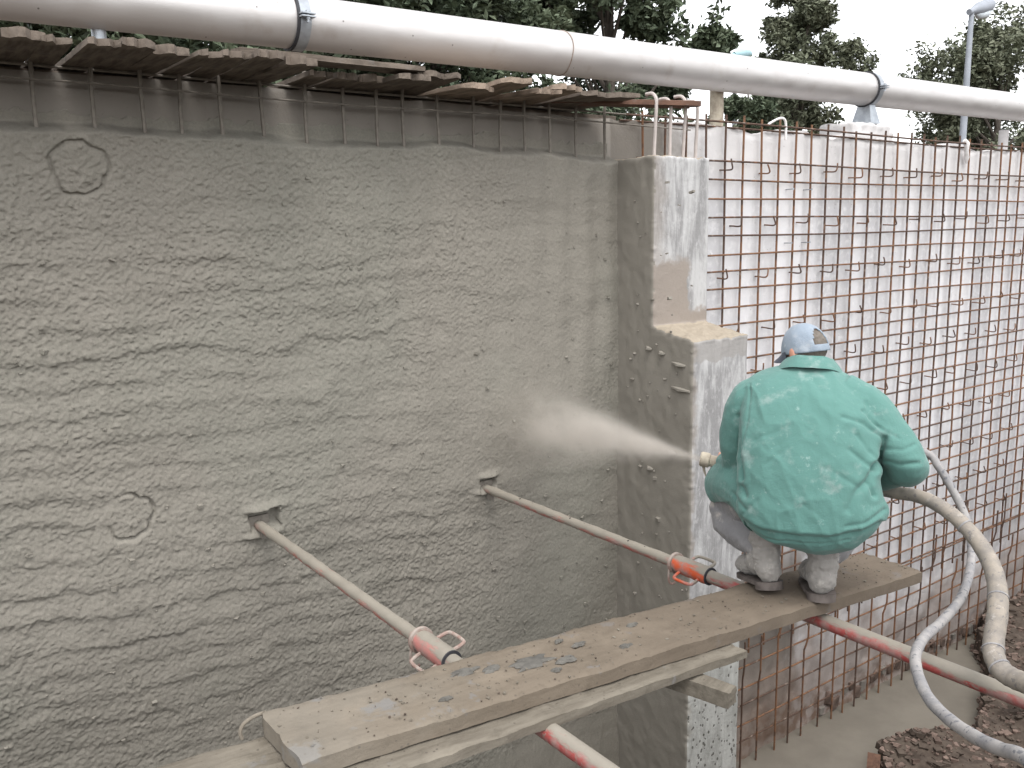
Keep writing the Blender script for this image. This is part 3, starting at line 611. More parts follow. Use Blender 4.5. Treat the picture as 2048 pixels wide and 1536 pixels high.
prop(3.04, -1.61, 2.86, 'farther steel prop with orange-red collar, passing under the crouching worker', M['outer'], 2)

# ================================================================== WALKING PLANKS
PZ = lambda x: -1.372-.058*(x-.77)       # top of the walking plank
def long_board(name, x0, x1, y0a, y0b, wd, th, ztop, seed, mat_, lab, n=110, rag=.012):
    L_ = x1-x0; xs_ = np.linspace(0, 1, n); ys_ = np.linspace(0, 1, 15); A_, B_ = np.meshgrid(xs_, ys_, indexing='ij')
    X_ = x0+L_*A_; front = y0a+(y0b-y0a)*A_; X_[0] += rag*fbm(ys_*6, ys_*0, seed=seed)*1.5; X_[-1] += rag*fbm(ys_*6, ys_*0+3, seed=seed)*2
    Y_ = front+wd*B_; Y_[:, 0] += .006*fbm(xs_*30, xs_*0, seed=seed+1); Y_[:, -1] += .006*fbm(xs_*30, xs_*0+7, seed=seed+1)
    zt = np.array([ztop(q) for q in X_.ravel()]).reshape(X_.shape); edge_ = np.minimum(B_, 1-B_)*wd
    Zt = zt+.006*fbm(X_*7, Y_*7, seed=seed+2)+.0042*fbm(X_*30, Y_*30, seed=seed+3)+.002*vn(X_*85, Y_*85, seed=seed+6)-.007*(1-sstep(0, .018, edge_)); Zb = zt-th+.003*fbm(X_*12, Y_*12, seed=seed+4)
    N = n*15; top = np.stack([X_, Y_, Zt], -1).reshape(-1, 3); bot = np.stack([X_, Y_, Zb], -1).reshape(-1, 3); g = grid_faces(n, 15); I = np.arange(N).reshape(n, 15)
    bd = list(I[:, 0])+list(I[-1, 1:])+list(I[-2::-1, -1])+list(I[0, -2:0:-1])
    fs = np.concatenate([g, g[:, ::-1]+N, np.array([(a_, a_+N, c_+N, c_) for a_, c_ in zip(bd, bd[1:]+bd[:1])])])
    e = empty(name, (x0+L_/2, y0a+wd/2, ztop(x0+L_/2)), lab, 'plank', 'planks of the walkway')
    me_ = np_mesh('board', np.concatenate([top, bot]), fs); me_.set_sharp_from_angle(angle=math.radians(40)); link('board', me_, mat_, e); return e, (x0, x1, y0a, y0b, wd, ztop)
eA, pa = long_board('plank', .78, 3.70, 2.078, 2.008, .312, .055, PZ, 200, M['plank'], 'wide mortar-stained plank the worker crouches on')
def crumb_on(pa_, lo=0., hi=1.):
    def fn():
        a = RNG.uniform(lo, hi); x_ = pa_[0]+(pa_[1]-pa_[0])*a; return np.array([x_, pa_[2]+(pa_[3]-pa_[2])*a+pa_[4]*RNG.uniform(.03, .97), pa_[5](x_)+.003])
    return fn
tag(rocks('mortar_crumbs', 170, crumb_on(pa), M['soil'], .002, .006, eA, .5), kind='stuff')
tag(rocks('mortar_crumbs', 300, crumb_on(pa), M['plank_low'], .002, .009, eA, .5), kind='stuff')
pat_m = m_plain('grey_mortar_pat', (.125, .118, .105), (.085, .08, .072), 30, .9, .6)
for a, b_, s_ in ((.30, .55, .06), (.25, .66, .028), (.335, .40, .03), (.22, .75, .035), (.375, .62, .02), (.42, .3, .022), (.31, .25, .016), (.47, .7, .018), (.36, .82, .014), (.17, .35, .016)):
    q = MB(); x_ = pa[0]+(pa[1]-pa[0])*a; y_ = 2.05+.3*b_; n_ = 26; nz_ = 1+.9*fbm(3*np.cos(np.linspace(0, 6.28, n_, False))+a*50, 3*np.sin(np.linspace(0, 6.28, n_, False))+b_*70, o=3)
    rim = [(x_+s_*1.4*math.cos(t)*nz_[i], y_+s_*.6*math.sin(t)*nz_[i], PZ(x_+s_*math.cos(t))+.002) for i, t in enumerate(np.linspace(0, 6.28, n_, False))]
    mid = [(x_+(p[0]-x_)*.75, y_+(p[1]-y_)*.75, p[2]+.007) for p in rim]
    q.add([(x_, y_, PZ(x_)+.009)]+mid+rim, [(0, i+1, (i+1) % n_+1) for i in range(n_)]+[(i+1, i+1+n_, (i+1) % n_+1+n_, (i+1) % n_+1) for i in range(n_)]); q.build('mortar_pat', pat_m, eA)
# dried mortar lip and strap at the plank's left end
b = MB(); b.tube(spline([(.80, 2.385, PZ(.8)-.004), (.768, 2.388, PZ(.8)-.006), (.735, 2.388, PZ(.8)-.018), (.722, 2.388, PZ(.8)-.04), (.725, 2.385, PZ(.8)-.062)], 5), [.006]*21, 8); b.build('end_strap', M['plank'], eA)
ZB = lambda x: PZ(x)-.062
eB, pb = long_board('plank', -.3, 2.46, 2.00, 1.985, .19, .036, ZB, 230, M['plank_low'], 'lower grey plank showing along the near edge beneath the stained plank')
eC, pc = long_board('plank', -.35, 2.3, 2.215, 2.15, .18, .036, ZB, 260, M['plank_low'], 'grey plank reaching out past the left end of the stained plank, far side')
# short timber bearer under the planks
d0, d1 = Vector((2.252, 1.865, -1.60)), Vector((2.14, 2.24, -1.585))
dy = (d1-d0).normalized(); dx = dy.cross(Vector((0, 0, 1))).normalized(); dz = dx.cross(dy)
rotm = Matrix((dx, dy, dz)).transposed(); b = MB(); b.box((-.034, 0, -.03), (.034, (d1-d0).length, .03))
mm = b.mesh('timber'); bb = bmesh.new(); bb.from_mesh(mm); bmesh.ops.subdivide_edges(bb, edges=bb.edges[:], cuts=3, use_grid_fill=True)
for q in bb.verts: q.co += Vector((random.uniform(-.002, .002), random.uniform(-.003, .003), random.uniform(-.002, .002)))
bb.to_mesh(mm); bb.free(); o = link('timber', mm, M['plank_low']); o.matrix_world = Matrix.Translation(d0) @ rotm.to_4x4()
tag(o, 'short square timber poking out under the lower plank', 'timber')
# brown board corner at the bottom edge
b = MB(); b.box((-.11, -.05, 0), (.11, .05, .022), Matrix.Rotation(.5, 3, 'Z') @ Matrix.Rotation(-.95, 3, 'Y'), (6.27, 3.71, -4.42)); tag(b.build('board_offcut', M['redwood'], smooth=False), 'small brown board offcut sticking up from the soil at the bottom edge', 'board')
b = MB(); n_ = 9; vs = [(7.72+.035*i, 3.16+.05*j, -4.03+.05*float(fbm(i*.7, j*.9, seed=77))+.02*((i+j) % 2)) for i in range(n_) for j in range(n_//2)]
b.add(vs, [(i*4+j, (i+1)*4+j, (i+1)*4+j+1, i*4+j+1) for i in range(n_-1) for j in range(3)]); tag(b.build('plastic_scrap', M['white']), 'crumpled white scrap lying on the dark soil', 'scrap')

# ================================================================== HOSES
MO = Vector((2.92, 2.11, -1.51)); MA = math.atan2(-.803, .595)
def mw(u_, v_, w_): return MO+Vector((.595, -.803, 0))*u_+Vector((.803, .595, 0))*v_+Vector((0, 0, w_))
thick = [mw(-.33, .33, .478), mw(-.2, .36, .455), mw(0, .36, .43), mw(.2, .29, .43), (3.3, 1.924, -1.078), (3.308, 1.833, -1.073), (3.3, 1.735, -1.089), (3.283, 1.624, -1.138), (3.255, 1.529, -1.209), (3.177, 1.447, -1.271), (3.071, 1.385, -1.335), (3.0, 1.358, -1.407), (2.944, 1.329, -1.442), (2.909, 1.285, -1.468), (2.893, 1.234, -1.473), (2.848, 1.146, -1.45), (2.75, 1.0, -1.40), (2.5, .75, -1.36), (2.2, .35, -1.44), (1.9, -.3, -1.465), (1.2, -1.5, -1.465)]
eH = empty('spraying_hose', (3.2, 1.5, -1.3), 'thick cream mortar-caked hose with nozzle held by the worker', 'hose')
sp = spline(thick, 10); rad = interp([.024, .025, .025, .025, .026, .027, .028, .029, .031, .033, .034, .034, .034, .034, .034, .034, .034, .034, .034, .034, .034], len(sp))
rad = rad*(1+.02*np.sin(np.arange(len(sp))*1.3)); b = MB(); b.tube(sp, rad, 20); hose_o = b.build('hose', M['hose'], eH)
for q in (70, 96, 117, 128): b = MB(); b.ring(sp[q], sp[q+1]-sp[q-1], rad[q]+.0025, rad[q]-.002, .006, 20); b.build('hose_band', M['thinhose'], eH)
n0, n1 = mw(-.423, .33, .492), mw(-.30, .33, .472); ax = (n0-n1).normalized()
b = MB(); b.tube([n1, n1+ax*.03, n0-ax*.045, n0-ax*.04, n0-ax*.006, n0], [.026, .028, .026, .033, .034, .029], 18); b.tube([n0-ax*.002, n0+ax*.0005], .018, 14)
b.tube([n0-ax*.015+Vector((0, 0, -.03)), n0-ax*.02+Vector((0, 0, -.055)), n0-ax*.03+Vector((0, 0, -.085))], [.008, .006, .002], 6); b.build('nozzle', M['nozzle'], eH)
thin = [mw(-.15, .40, .50), mw(.1, .52, .55), mw(.30, .60, .58), (3.777, 2.07, -1.016), (3.773, 1.999, -1.07), (3.762, 1.926, -1.155), (3.745, 1.856, -1.249), (3.658, 1.778, -1.321), (3.493, 1.695, -1.388), (3.259, 1.608, -1.415), (3.003, 1.542, -1.414), (2.759, 1.475, -1.38), (2.592, 1.41, -1.369), (2.456, 1.321, -1.362), (2.338, 1.221, -1.35), (2.238, 1.11, -1.325), (2.145, .998, -1.286), (2.066, .902, -1.241), (1.991, .817, -1.191), (1.892, .715, -1.17), (1.75, .5, -1.25), (1.5, .2, -1.46), (1.0, -.6, -1.48)]
sp2 = spline(thin, 8); b = MB(); b.tube(sp2, .0175*(1+.03*np.sin(np.arange(len(sp2))*.9)), 16); tag(b.build('air_hose', M['thinhose']), 'thin grey-white splashed hose looping behind the elbow and over the prop', 'hose')

# ================================================================== PERSON
per = empty('person', MO, 'worker in green jacket and blue-grey cap crouching with back turned, aiming a spray nozzle', 'person', None, MA)
def plink(name, me_, m_, par=per): return link(name, me_, m_, par, world=False)
def loft(mb, rows, seg=40, e=2.3, sub=5):
    """rows: (cu, cv, w, a, bfront, bback)"""
    rows = sorted(rows, key=lambda r_: r_[2]); rws = np.array(rows); k_ = len(rows); tt = np.linspace(0, k_-1, (k_-1)*sub+1); vs = []
    sm_ = np.stack([np.array(spline([(r_[i], 0, 0) for r_ in rows], sub))[:, 0] for i in range(6)], 1)
    for r_ in sm_:
        for j in range(seg):
            an = 2*math.pi*j/seg; c_, s_ = math.cos(an), math.sin(an)
            vs.append((r_[0]+r_[3]*math.copysign(abs(c_)**(2/e), c_), r_[1]+(r_[4] if s_ > 0 else r_[5])*math.copysign(abs(s_)**(2/e), s_), r_[2]))
    n_ = len(sm_); fs = [(i*seg+j, i*seg+(j+1) % seg, (i+1)*seg+(j+1) % seg, (i+1)*seg+j) for i in range(n_-1) for j in range(seg)]
    fs += [tuple(range(seg))[::-1], tuple((n_-1)*seg+j for j in range(seg))]; mb.add(vs, fs)
def ell(mb, c, r_, rot=None, seg=20):
    bb_ = bmesh.new(); bmesh.ops.create_uvsphere(bb_, u_segments=seg, v_segments=seg//2, radius=1)
    vs = []
    for q in bb_.verts:
        p = Vector((q.co.x*r_[0], q.co.y*r_[1], q.co.z*r_[2])); vs.append((rot @ p if rot is not None else p)+Vector(c))
    mb.add(vs, [[q.index for q in f_.verts] for f_ in bb_.faces]); bb_.free()
# --- jacket
J = MB()
loft(J, [(.075, -.02, .245, .115, .10, .10), (.045, -.035, .285, .205, .15, .13), (.041, -.04, .345, .256, .20, .15), (.040, -.03, .414, .283, .24, .16), (.034, -.02, .493, .272, .25, .165), (.027, .0, .597, .262, .23, .17), (.026, .04, .730, .268, .20, .165), (.015, .08, .834, .246, .165, .15), (-.004, .125, .905, .195, .12, .125), (.018, .150, .945, .115, .09, .095), (.024, .160, .958, .085, .07, .075)], 48)
def sleeve(pts, rad_): s_ = spline(pts, 6); J.tube(s_, interp(rad_, len(s_)), 20)
sleeve([(-.13, .11, .84), (-.205, .115, .80), (-.235, .12, .735), (-.252, .14, .64), (-.255, .165, .56), (-.252, .20, .485)], [.085, .085, .075, .066, .060, .054])
sleeve([(-.25, .17, .56), (-.265, .24, .505), (-.305, .31, .482)], [.06, .056, .046])
sleeve([(.14, .10, .85), (.228, .08, .80), (.302, .055, .725), (.362, .03, .655), (.392, .03, .60), (.388, .08, .555)], [.09, .09, .082, .076, .074, .072])
sleeve([(.392, .03, .60), (.365, .13, .545), (.29, .25, .49), (.20, .32, .46)], [.074, .072, .062, .052])
# skirt of the jacket stretched over the thighs
sleeve([(-.10, .06, .38), (-.20, .18, .42), (-.275, .29, .40), (-.325, .36, .355)], [.15, .13, .108, .09])
sleeve([(.13, .04, .40), (.16, .18, .43), (.18, .30, .44)], [.15, .13, .09])
jm = remesh(J.mesh('jacket', False), .0060, 6, .5)
co = get_co(jm); no = get_no(jm); q2 = np.stack([co[:, 0], co[:, 2]+.3*co[:, 1]], 1)
def seg_d(p, a_, b_):
    a_, b_ = np.array(a_), np.array(b_); ab = b_-a_; t = np.clip(((p-a_)@ab)/(ab@ab+1e-9), 0, 1); return np.linalg.norm(p-(a_+t[:, None]*ab), axis=1), t
CRE = [([(.147, .767), (.221, .747), (.285, .699)], .011, .012), ([(.231, .84), (.241, .771), (.297, .706)], .007, .007), ([(.262, .585), (.243, .53), (.202, .475), (.175, .404)], .026, .017),
    ([(.244, .513), (.264, .466)], .018, .012), ([(.306, .415), (.239, .36), (.169, .34)], .012, .010), ([(-.216, .471), (-.2, .431)], .020, .014), ([(-.154, .418), (-.209, .353)], .008, .012),
    ([(-.202, .899), (-.202, .751), (-.216, .639)], .010, .006), ([(-.015, .429), (-.028, .328)], .004, .009), ([(.016, .415), (.087, .365)], .005, .009),
    ([(-.277, .399), (-.238, .355), (-.184, .329), (-.128, .305), (-.027, .297), (.11, .299), (.231, .336), (.291, .374)], .007, .0055),
    ([(-.179, .284), (-.117, .259), (-.026, .255), (.09, .257), (.189, .283)], .006, .006), ([(-.152, .678), (-.197, .606)], .007, .010), ([(.174, .638), (.237, .584)], .010, .014), ([(-.076, .613), (-.13, .561)], .004, .010),
    ([(.305, .70), (.292, .63), (.265, .575)], .045, .015), ([(-.243, .77), (-.232, .67), (-.222, .56), (-.215, .50)], .040, .012), ([(.22, .80), (.27, .745), (.35, .70)], .012, .009), ([(.30, .62), (.36, .60), (.42, .61)], .012, .010), ([(.31, .66), (.37, .655), (.41, .68)], .009, .009), ([(.20, .70), (.255, .62)], .009, .012), ([(.10, .56), (.20, .50)], .006, .016), ([(-.05, .72), (-.17, .66)], .004, .014), ([(-.26, .44), (-.20, .38)], .010, .010), ([(.03, .92), (.07, .86)], .006, .016)]
back = sstep(.25, -.2, no[:, 1])
d = np.zeros(len(co))
for pl, dep, wd in CRE:
    dm_, tt_ = None, None
    for i in range(len(pl)-1):
        x_, t_ = seg_d(q2, pl[i], pl[i+1]); dm_ = x_ if dm_ is None else np.minimum(dm_, x_)
    fade = .6+.4*vn(q2[:, 0]*14, q2[:, 1]*14, seed=94)
    d += back*fade*dep*(-.62*np.exp(-(dm_/(wd*.62))**2)+.22*np.exp(-((dm_-wd*1.7)/(wd*1.1))**2))
arm = sstep(.27, .33, co[:, 0]); arml = sstep(-.2, -.235, co[:, 0])*sstep(.46, .52, co[:, 2])
ang = co[:, 2]*30+co[:, 0]*22+3*vn(co[:, 0]*7, co[:, 2]*7, co[:, 1]*7, 90)
d += (arm*.0055+arml*.004)*np.sin(ang)*(.5+.5*vn(co[:, 0]*9, co[:, 2]*9, co[:, 1]*9, 91))
d += .009*fbm(q2[:, 0]*5, q2[:, 1]*4, co[:, 1]*4, o=3, seed=92)+.0045*fbm(q2[:, 0]*13+q2[:, 1]*5, q2[:, 1]*11, co[:, 1]*9, o=3, seed=93)
rf = 1-np.abs(fbm(q2[:, 0]*7+1.5*q2[:, 1], q2[:, 1]*4-q2[:, 0]*2, co[:, 1]*3, o=2, seed=95))*2.2; d += .006*np.clip(rf, 0, 1)**3
hx_ = np.array([-.277, -.238, -.184, -.128, -.027, .11, .231, .291]); hy_ = np.array([.399, .355, .329, .305, .297, .299, .336, .374]); below = np.interp(co[:, 0], hx_, hy_)-q2[:, 1]
d -= back*.013*sstep(0, .008, below)
gw = q2[:, 0]*26+q2[:, 1]*17+2.5*vn(q2[:, 0]*6, q2[:, 1]*6, seed=120); d += .0028*(1-np.abs(np.sin(gw)))**2*sstep(-.1, .5, vn(q2[:, 0]*5, q2[:, 1]*5, seed=121))
set_co(jm, co+no*d[:, None])
jacket = plink('jacket', jm, M['jacket'])
# stand-and-fall collar: an open band round the neck
b = MB(); seg = 40
rings = [(.088, .078, -.030), (.084, .074, .012), (.083, .073, .026), (.090, .080, .026), (.110, .102, .008), (.128, .122, -.012), (.132, .126, -.018), (.120, .114, -.017)]
vs = []
for (a_, bb_, dz_) in rings:
    for j in range(seg):
        an = math.radians(-250)+math.radians(320)*j/(seg-1); cu, cv = .026+a_*math.cos(an), .160+bb_*math.sin(an)
        vs.append((cu, cv, .966+dz_*1.15-.10*abs(cu-.03)-.04*(cu-.02)-.20*(cv-.14)+.003*math.sin(an*5)))
b.add(vs, [(i*seg+j, i*seg+j+1, (i+1)*seg+j+1, (i+1)*seg+j) for i in range(len(rings)-1) for j in range(seg-1)])
cm = b.mesh('collar'); plink('collar', cm, M['jacket'], jacket)
# --- body: one continuous figure under the clothes
HD = Vector((.002, .188, 1.015)); rotf = Matrix.Rotation(math.atan2(.68, -.73)-math.pi/2, 3, 'Z') @ Matrix.Rotation(-.28, 3, 'X')
def hp(x_, y_, z_): return HD+rotf @ Vector((x_, y_, z_))       # head frame: y to the face, z up
B = MB()
ell(B, hp(0, -.003, .012), (.073, .091, .086), rotf); ell(B, hp(0, .02, -.045), (.058, .070, .070), rotf); ell(B, hp(0, .055, -.085), (.032, .035, .028), rotf)
ell(B, hp(0, .098, -.03), (.013, .018, .026), rotf); ell(B, hp(0, .088, -.062), (.022, .012, .008), rotf)
for s_ in (-1, 1): ell(B, hp(s_*.076, -.008, -.018), (.011, .020, .033), rotf)
B.tube([hp(0, -.02, -.05), (.02, .16, .955), (.025, .14, .88)], [.062, .06, .075], 16)
loft(B, [(.04, -.02, .29, .15, .11, .09), (.04, -.02, .41, .21, .15, .11), (.03, 0, .60, .20, .15, .12), (.02, .06, .80, .19, .12, .11), (.01, .12, .90, .13, .08, .08), (.02, .15, .95, .07, .06, .06)], 28)
def limb(pts, rad_): s_ = spline(pts, 5); B.tube(s_, interp(rad_, len(s_)), 14)
limb([(-.14, .11, .83), (-.235, .13, .70), (-.255, .17, .545)], [.055, .048, .040]); limb([(-.255, .17, .545), (-.285, .26, .49), (-.315, .31, .478)], [.040, .036, .027])
limb([(.16, .10, .84), (.30, .05, .71), (.385, .04, .60)], [.055, .045, .038]); limb([(.385, .04, .60), (.29, .24, .49), (.17, .315, .45)], [.038, .032, .026])
limb([(-.06, .0, .33), (-.20, .20, .37), (-.280, .32, .32)], [.09, .06, .045]); limb([(-.280, .32, .32), (-.23, .24, .21), (-.095, .07, .09)], [.05, .048, .036])
limb([(.12, .0, .33), (.17, .20, .38), (.20, .39, .34)], [.10, .085, .062]); limb([(.20, .39, .34), (.15, .22, .21), (.105, .06, .07)], [.058, .055, .04])
for fx in ((-.095, .07), (.104, .06)): limb([(fx[0], fx[1], .065), (fx[0]-.05, fx[1]+.12, .05)], [.026, .02])
for hand, cen, sg in (('l', (-.30, .333, .474), 1), ('r', (.13, .315, .436), 1)):   # palm on the near side, fingers round the hose
    c = Vector(cen); hr = .030
    ell(B, c+Vector((.0, -.035, .01)), (.046, .016, .042))
    for k_, (du, ln) in enumerate(((-.036, 4.0), (-.013, 4.5), (.010, 4.3), (.032, 3.6))):
        fp = [c+Vector((du, -hr*1.15*math.cos(t), .010+hr*1.15*math.sin(t))) for t in np.linspace(.5, ln*.75, 9)]; B.tube(fp, interp([.0095, .009, .0075], 9), 8)
    fp = [c+Vector((-.03+.012*k2, -hr*1.2*math.cos(t), hr*1.2*math.sin(t))) for k2, t in enumerate(np.linspace(-.3, -2.0, 7))]; B.tube(fp, interp([.012, .0105, .009], 7), 8)
bm_ = remesh(B.mesh('body', False), .006, 2, .5); plink('body', bm_, M['skin'])
# --- short hair showing in the opening of the cap
Hh = MB(); ell(Hh, hp(0, -.008, .006), (.0765, .0925, .084), rotf, 32); hmesh = Hh.mesh('hair')
bb = bmesh.new(); bb.from_mesh(hmesh); inv = rotf.inverted()
bmesh.ops.delete(bb, geom=[q for q in bb.verts if (inv @ (q.co-HD)).y > .0 or (inv @ (q.co-HD)).z < -.062], context='VERTS')
for q in bb.verts: q.co += q.normal*random.uniform(-.001, .002)
bb.to_mesh(hmesh); bb.free(); plink('hair', hmesh, M['hair'])
# --- cap: dome with an arched opening and strap at the back, stiff visor
cp = MB(); nu_, nv_ = 72, 26; vs = []; keep = {}
for i in range(nv_+1):
    th = (math.pi/2)*i/nv_
    for j in range(nu_):
        an = 2*math.pi*j/nu_; ex_ = max(0., math.cos(th))**.82
        r1, r2 = .083, .103; z_ = -.006+.114*math.sin(th)**1.0
        wr = 1+.014*math.sin(6*an+.5)*math.cos(th)+.012*math.sin(9*an+th*5)*math.cos(th)
        vs.append(hp(r1*ex_*math.cos(an)*wr, -.006+r2*ex_*math.sin(an)*wr, z_-.010*(1-math.sin(an))*math.cos(th)*.9))
fs = []
for i in range(nv_):
    for j in range(nu_):
        an = 2*math.pi*(j+.5)/nu_; da = abs(((an-1.5*math.pi+math.pi) % (2*math.pi))-math.pi); th = (i+.5)/nv_
        if th > .16 and (da/.52)**2+((th-.16)/.42)**2 < 1: continue
        fs.append((i*nu_+j, i*nu_+(j+1) % nu_, (i+1)*nu_+(j+1) % nu_, (i+1)*nu_+j))
cp.add(vs, fs); cm = cp.mesh('cap'); bb = bmesh.new(); bb.from_mesh(cm); bmesh.ops.remove_doubles(bb, verts=bb.verts, dist=1e-5)
bmesh.ops.delete(bb, geom=[q for q in bb.verts if not q.link_faces], context='VERTS'); bmesh.ops.recalc_face_normals(bb, faces=bb.faces)
bmesh.ops.solidify(bb, geom=bb.faces[:], thickness=.003); bb.to_mesh(cm); bb.free()
for p in cm.polygons: p.use_smooth = True
cap = plink('cap', cm, M['cap'])
b = MB(); n_ = 24; vs = []
for lay in (0, -.004):
    for rr_ in np.linspace(0, 1, 5):
        for j in range(n_):
            an = math.radians(18)+math.radians(144)*j/(n_-1); q = (.082+.0*rr_, .100+.07*rr_*math.sin(an)**.6)
            vs.append(hp(.084*math.cos(an)*(1-.10*rr_), q[1]*math.sin(an)-.004, .0-.022*rr_-.02*rr_*math.cos(an)**2+lay))
N = 5*n_; fs = [(i*n_+j, i*n_+j+1, (i+1)*n_+j+1, (i+1)*n_+j) for i in range(4) for j in range(n_-1)]; fs += [tuple(k_+N for k_ in q[::-1]) for q in fs]
rim = [(4*n_+j, 4*n_+j+1, 4*n_+j+1+N, 4*n_+j+N) for j in range(n_-1)]; b.add(vs, fs+rim); plink('visor', b.mesh('visor'), m_cloth('dark_cap_visor', (.09, .10, .13), (.06, .065, .09), (.2, .2, .21), .3), cap)
# --- trousers (lower legs) and boots
for nm_, pts, rd in (('l', [(-.20, .21, .33), (-.28, .32, .31), (-.305, .355, .275), (-.30, .345, .25), (-.28, .31, .215), (-.215, .225, .195), (-.16, .155, .175), (-.125, .12, .15)], [.08, .07, .07, .074, .08, .074, .064, .053]),
                     ('r', [(.20, .39, .33), (.175, .28, .27), (.14, .15, .20), (.122, .11, .18), (.113, .09, .155)], [.075, .086, .080, .064, .054])):
    b = MB(); s_ = spline(pts, 8); b.tube(s_, interp(rd, len(s_)), 24)
    m_ = remesh(b.mesh('trouser_leg', False), .007, 4, .5); q = get_co(m_); n_ = get_no(m_)
    dd = .010*np.sin(q[:, 2]*75+q[:, 0]*18+4*vn(q[:, 0]*9, q[:, 1]*9, q[:, 2]*9, 97))*(.3+.7*sstep(.2, .08, q[:, 2]))*.7+.012*fbm(q[:, 0]*14, q[:, 1]*14, q[:, 2]*14, o=3, seed=98)+.005*fbm(q[:, 0]*45, q[:, 1]*45, q[:, 2]*45, o=2, seed=99)
    set_co(m_, q+n_*dd[:, None]); plink('trouser_leg', m_, M['trousers'])
def boot(hx, hy, lift, yaw, seed):
    """hx, hy: heel on the plank; the heel is lifted and the toe carries the weight"""
    rm = Matrix.Rotation(yaw, 3, 'Z') @ Matrix.Rotation(-lift, 3, 'X')
    def bp(x_, y_, z_): p = rm @ Vector((x_*1.28, (y_-.24)*1.12, z_*1.25)); return Vector((hx, hy, .006))+(Matrix.Rotation(yaw, 3, 'Z') @ Vector((0, .25, 0)))+p
    b_ = MB()
    for c_, r_ in (((0, .035, .055), (.043, .045, .05)), ((0, .045, .10), (.047, .05, .05)), ((0, .11, .06), (.044, .07, .045)), ((0, .19, .045), (.050, .075, .038)), ((0, .235, .04), (.044, .045, .03)), ((0, .05, .15), (.052, .055, .05)), ((0, .055, .185), (.05, .053, .04))): ell(b_, bp(*c_), (r_[0]*1.28, r_[1]*1.15, r_[2]*1.22), rm)
    m_ = remesh(b_.mesh('boot', False), .006, 3, .5); q = get_co(m_); n_ = get_no(m_); set_co(m_, q+n_*(.013*fbm(q[:, 0]*22, q[:, 1]*22, q[:, 2]*22, o=4, seed=seed)+.006*np.abs(vn(q[:, 0]*60, q[:, 1]*60, q[:, 2]*60, seed)))[:, None])
    o_ = plink('boot', m_, M['boot'])
    out = []; N_ = 28
    for t in np.linspace(0, 2*math.pi, N_, False):
        s_, c_ = math.sin(t), math.cos(t); wdt = .046 if s_ < 0 else .052; ln = .045 if s_ < 0 else .09; out.append((wdt*c_, (.04 if s_ < 0 else .19)+ln*s_))
    b_ = MB(); vs = [bp(x_, y_, z_) for z_ in (-.004, .009) for x_, y_ in out]; b_.add(vs, [tuple(range(N_))[::-1], tuple(range(N_, 2*N_))]+[(i, (i+1) % N_, (i+1) % N_+N_, i+N_) for i in range(N_)])
    out2 = [(.045*math.cos(t), .038+.044*math.sin(t)) for t in np.linspace(0, 2*math.pi, 18, False)]; vs = [bp(x_, y_, z_) for z_ in (-.017, -.003) for x_, y_ in out2]; b_.add(vs, [tuple(range(18))[::-1], tuple(range(18, 36))]+[(i, (i+1) % 18, (i+1) % 18+18, i+18) for i in range(18)])
    plink('boot_sole', b_.mesh('boot_sole'), M['sole'], o_)
boot(-.092, .0, .22, .42, 301); boot(.104, -.01, .12, .12, 302)

# ================================================================== CONCRETE SPRAY (a real cloud of fine mortar)
s0 = n0+ax*.004; s1 = Vector((3.36, 4.50, -1.20)); dv = s1-s0; L_ = dv.length
b = MB(); seg = 28; n_ = 10
b.tube([(t*L_*1.0, 0, 0) for t in np.linspace(0, 1, n_)], [.022+.36*t**1.1 for t in np.linspace(0, 1, n_)], seg)
sm = bpy.data.materials.new('mortar_spray'); sm.use_nodes = True; st = sm.node_tree; st.nodes.clear()
k = NT.__new__(NT); k.m = sm; k.t = st; tc = st.nodes.new('ShaderNodeTexCoord'); k.obj = tc.outputs['Object']; sx = st.nodes.new('ShaderNodeSeparateXYZ'); st.links.new(k.obj, sx.inputs[0]); k.x, k.y, k.z = sx.outputs
rho = k.math('SQRT', k.math('ADD', k.math('MULTIPLY', k.y, k.y), k.math('MULTIPLY', k.z, k.z)))
RX = k.math('ADD', .013, k.math('MULTIPLY', k.math('POWER', k.math('DIVIDE', k.x, L_), 1.3), .21))
g = k.math('DIVIDE', rho, RX); g = k.math('EXPONENT', k.math('MULTIPLY', k.math('MULTIPLY', g, g), -1.35))
dens = k.math('DIVIDE', g, k.math('ADD', .02, RX))
nz = k.step(k.noise(6.5, 5, .65, k.map((.5, 1, 1))), .32, .70, .25, 1.7)
dens = k.math('MULTIPLY', dens, nz); dens = k.math('MULTIPLY', dens, k.step(k.x, L_*.45, L_*1.0, 1, .30)); dens = k.math('MULTIPLY', dens, 1.05)
pv = st.nodes.new('ShaderNodeVolumePrincipled'); pv.inputs['Color'].default_value = (.81, .755, .69, 1); pv.inputs['Anisotropy'].default_value = .1; st.links.new(dens, pv.inputs['Density'])
out = st.nodes.new('ShaderNodeOutputMaterial'); st.links.new(pv.outputs[0], out.inputs['Volume'])
o = b.build('mortar_spray', sm, None, False); o.matrix_world = Matrix.Translation(s0) @ dv.to_track_quat('X', 'Z').to_matrix().to_4x4(); tag(o, kind='stuff')

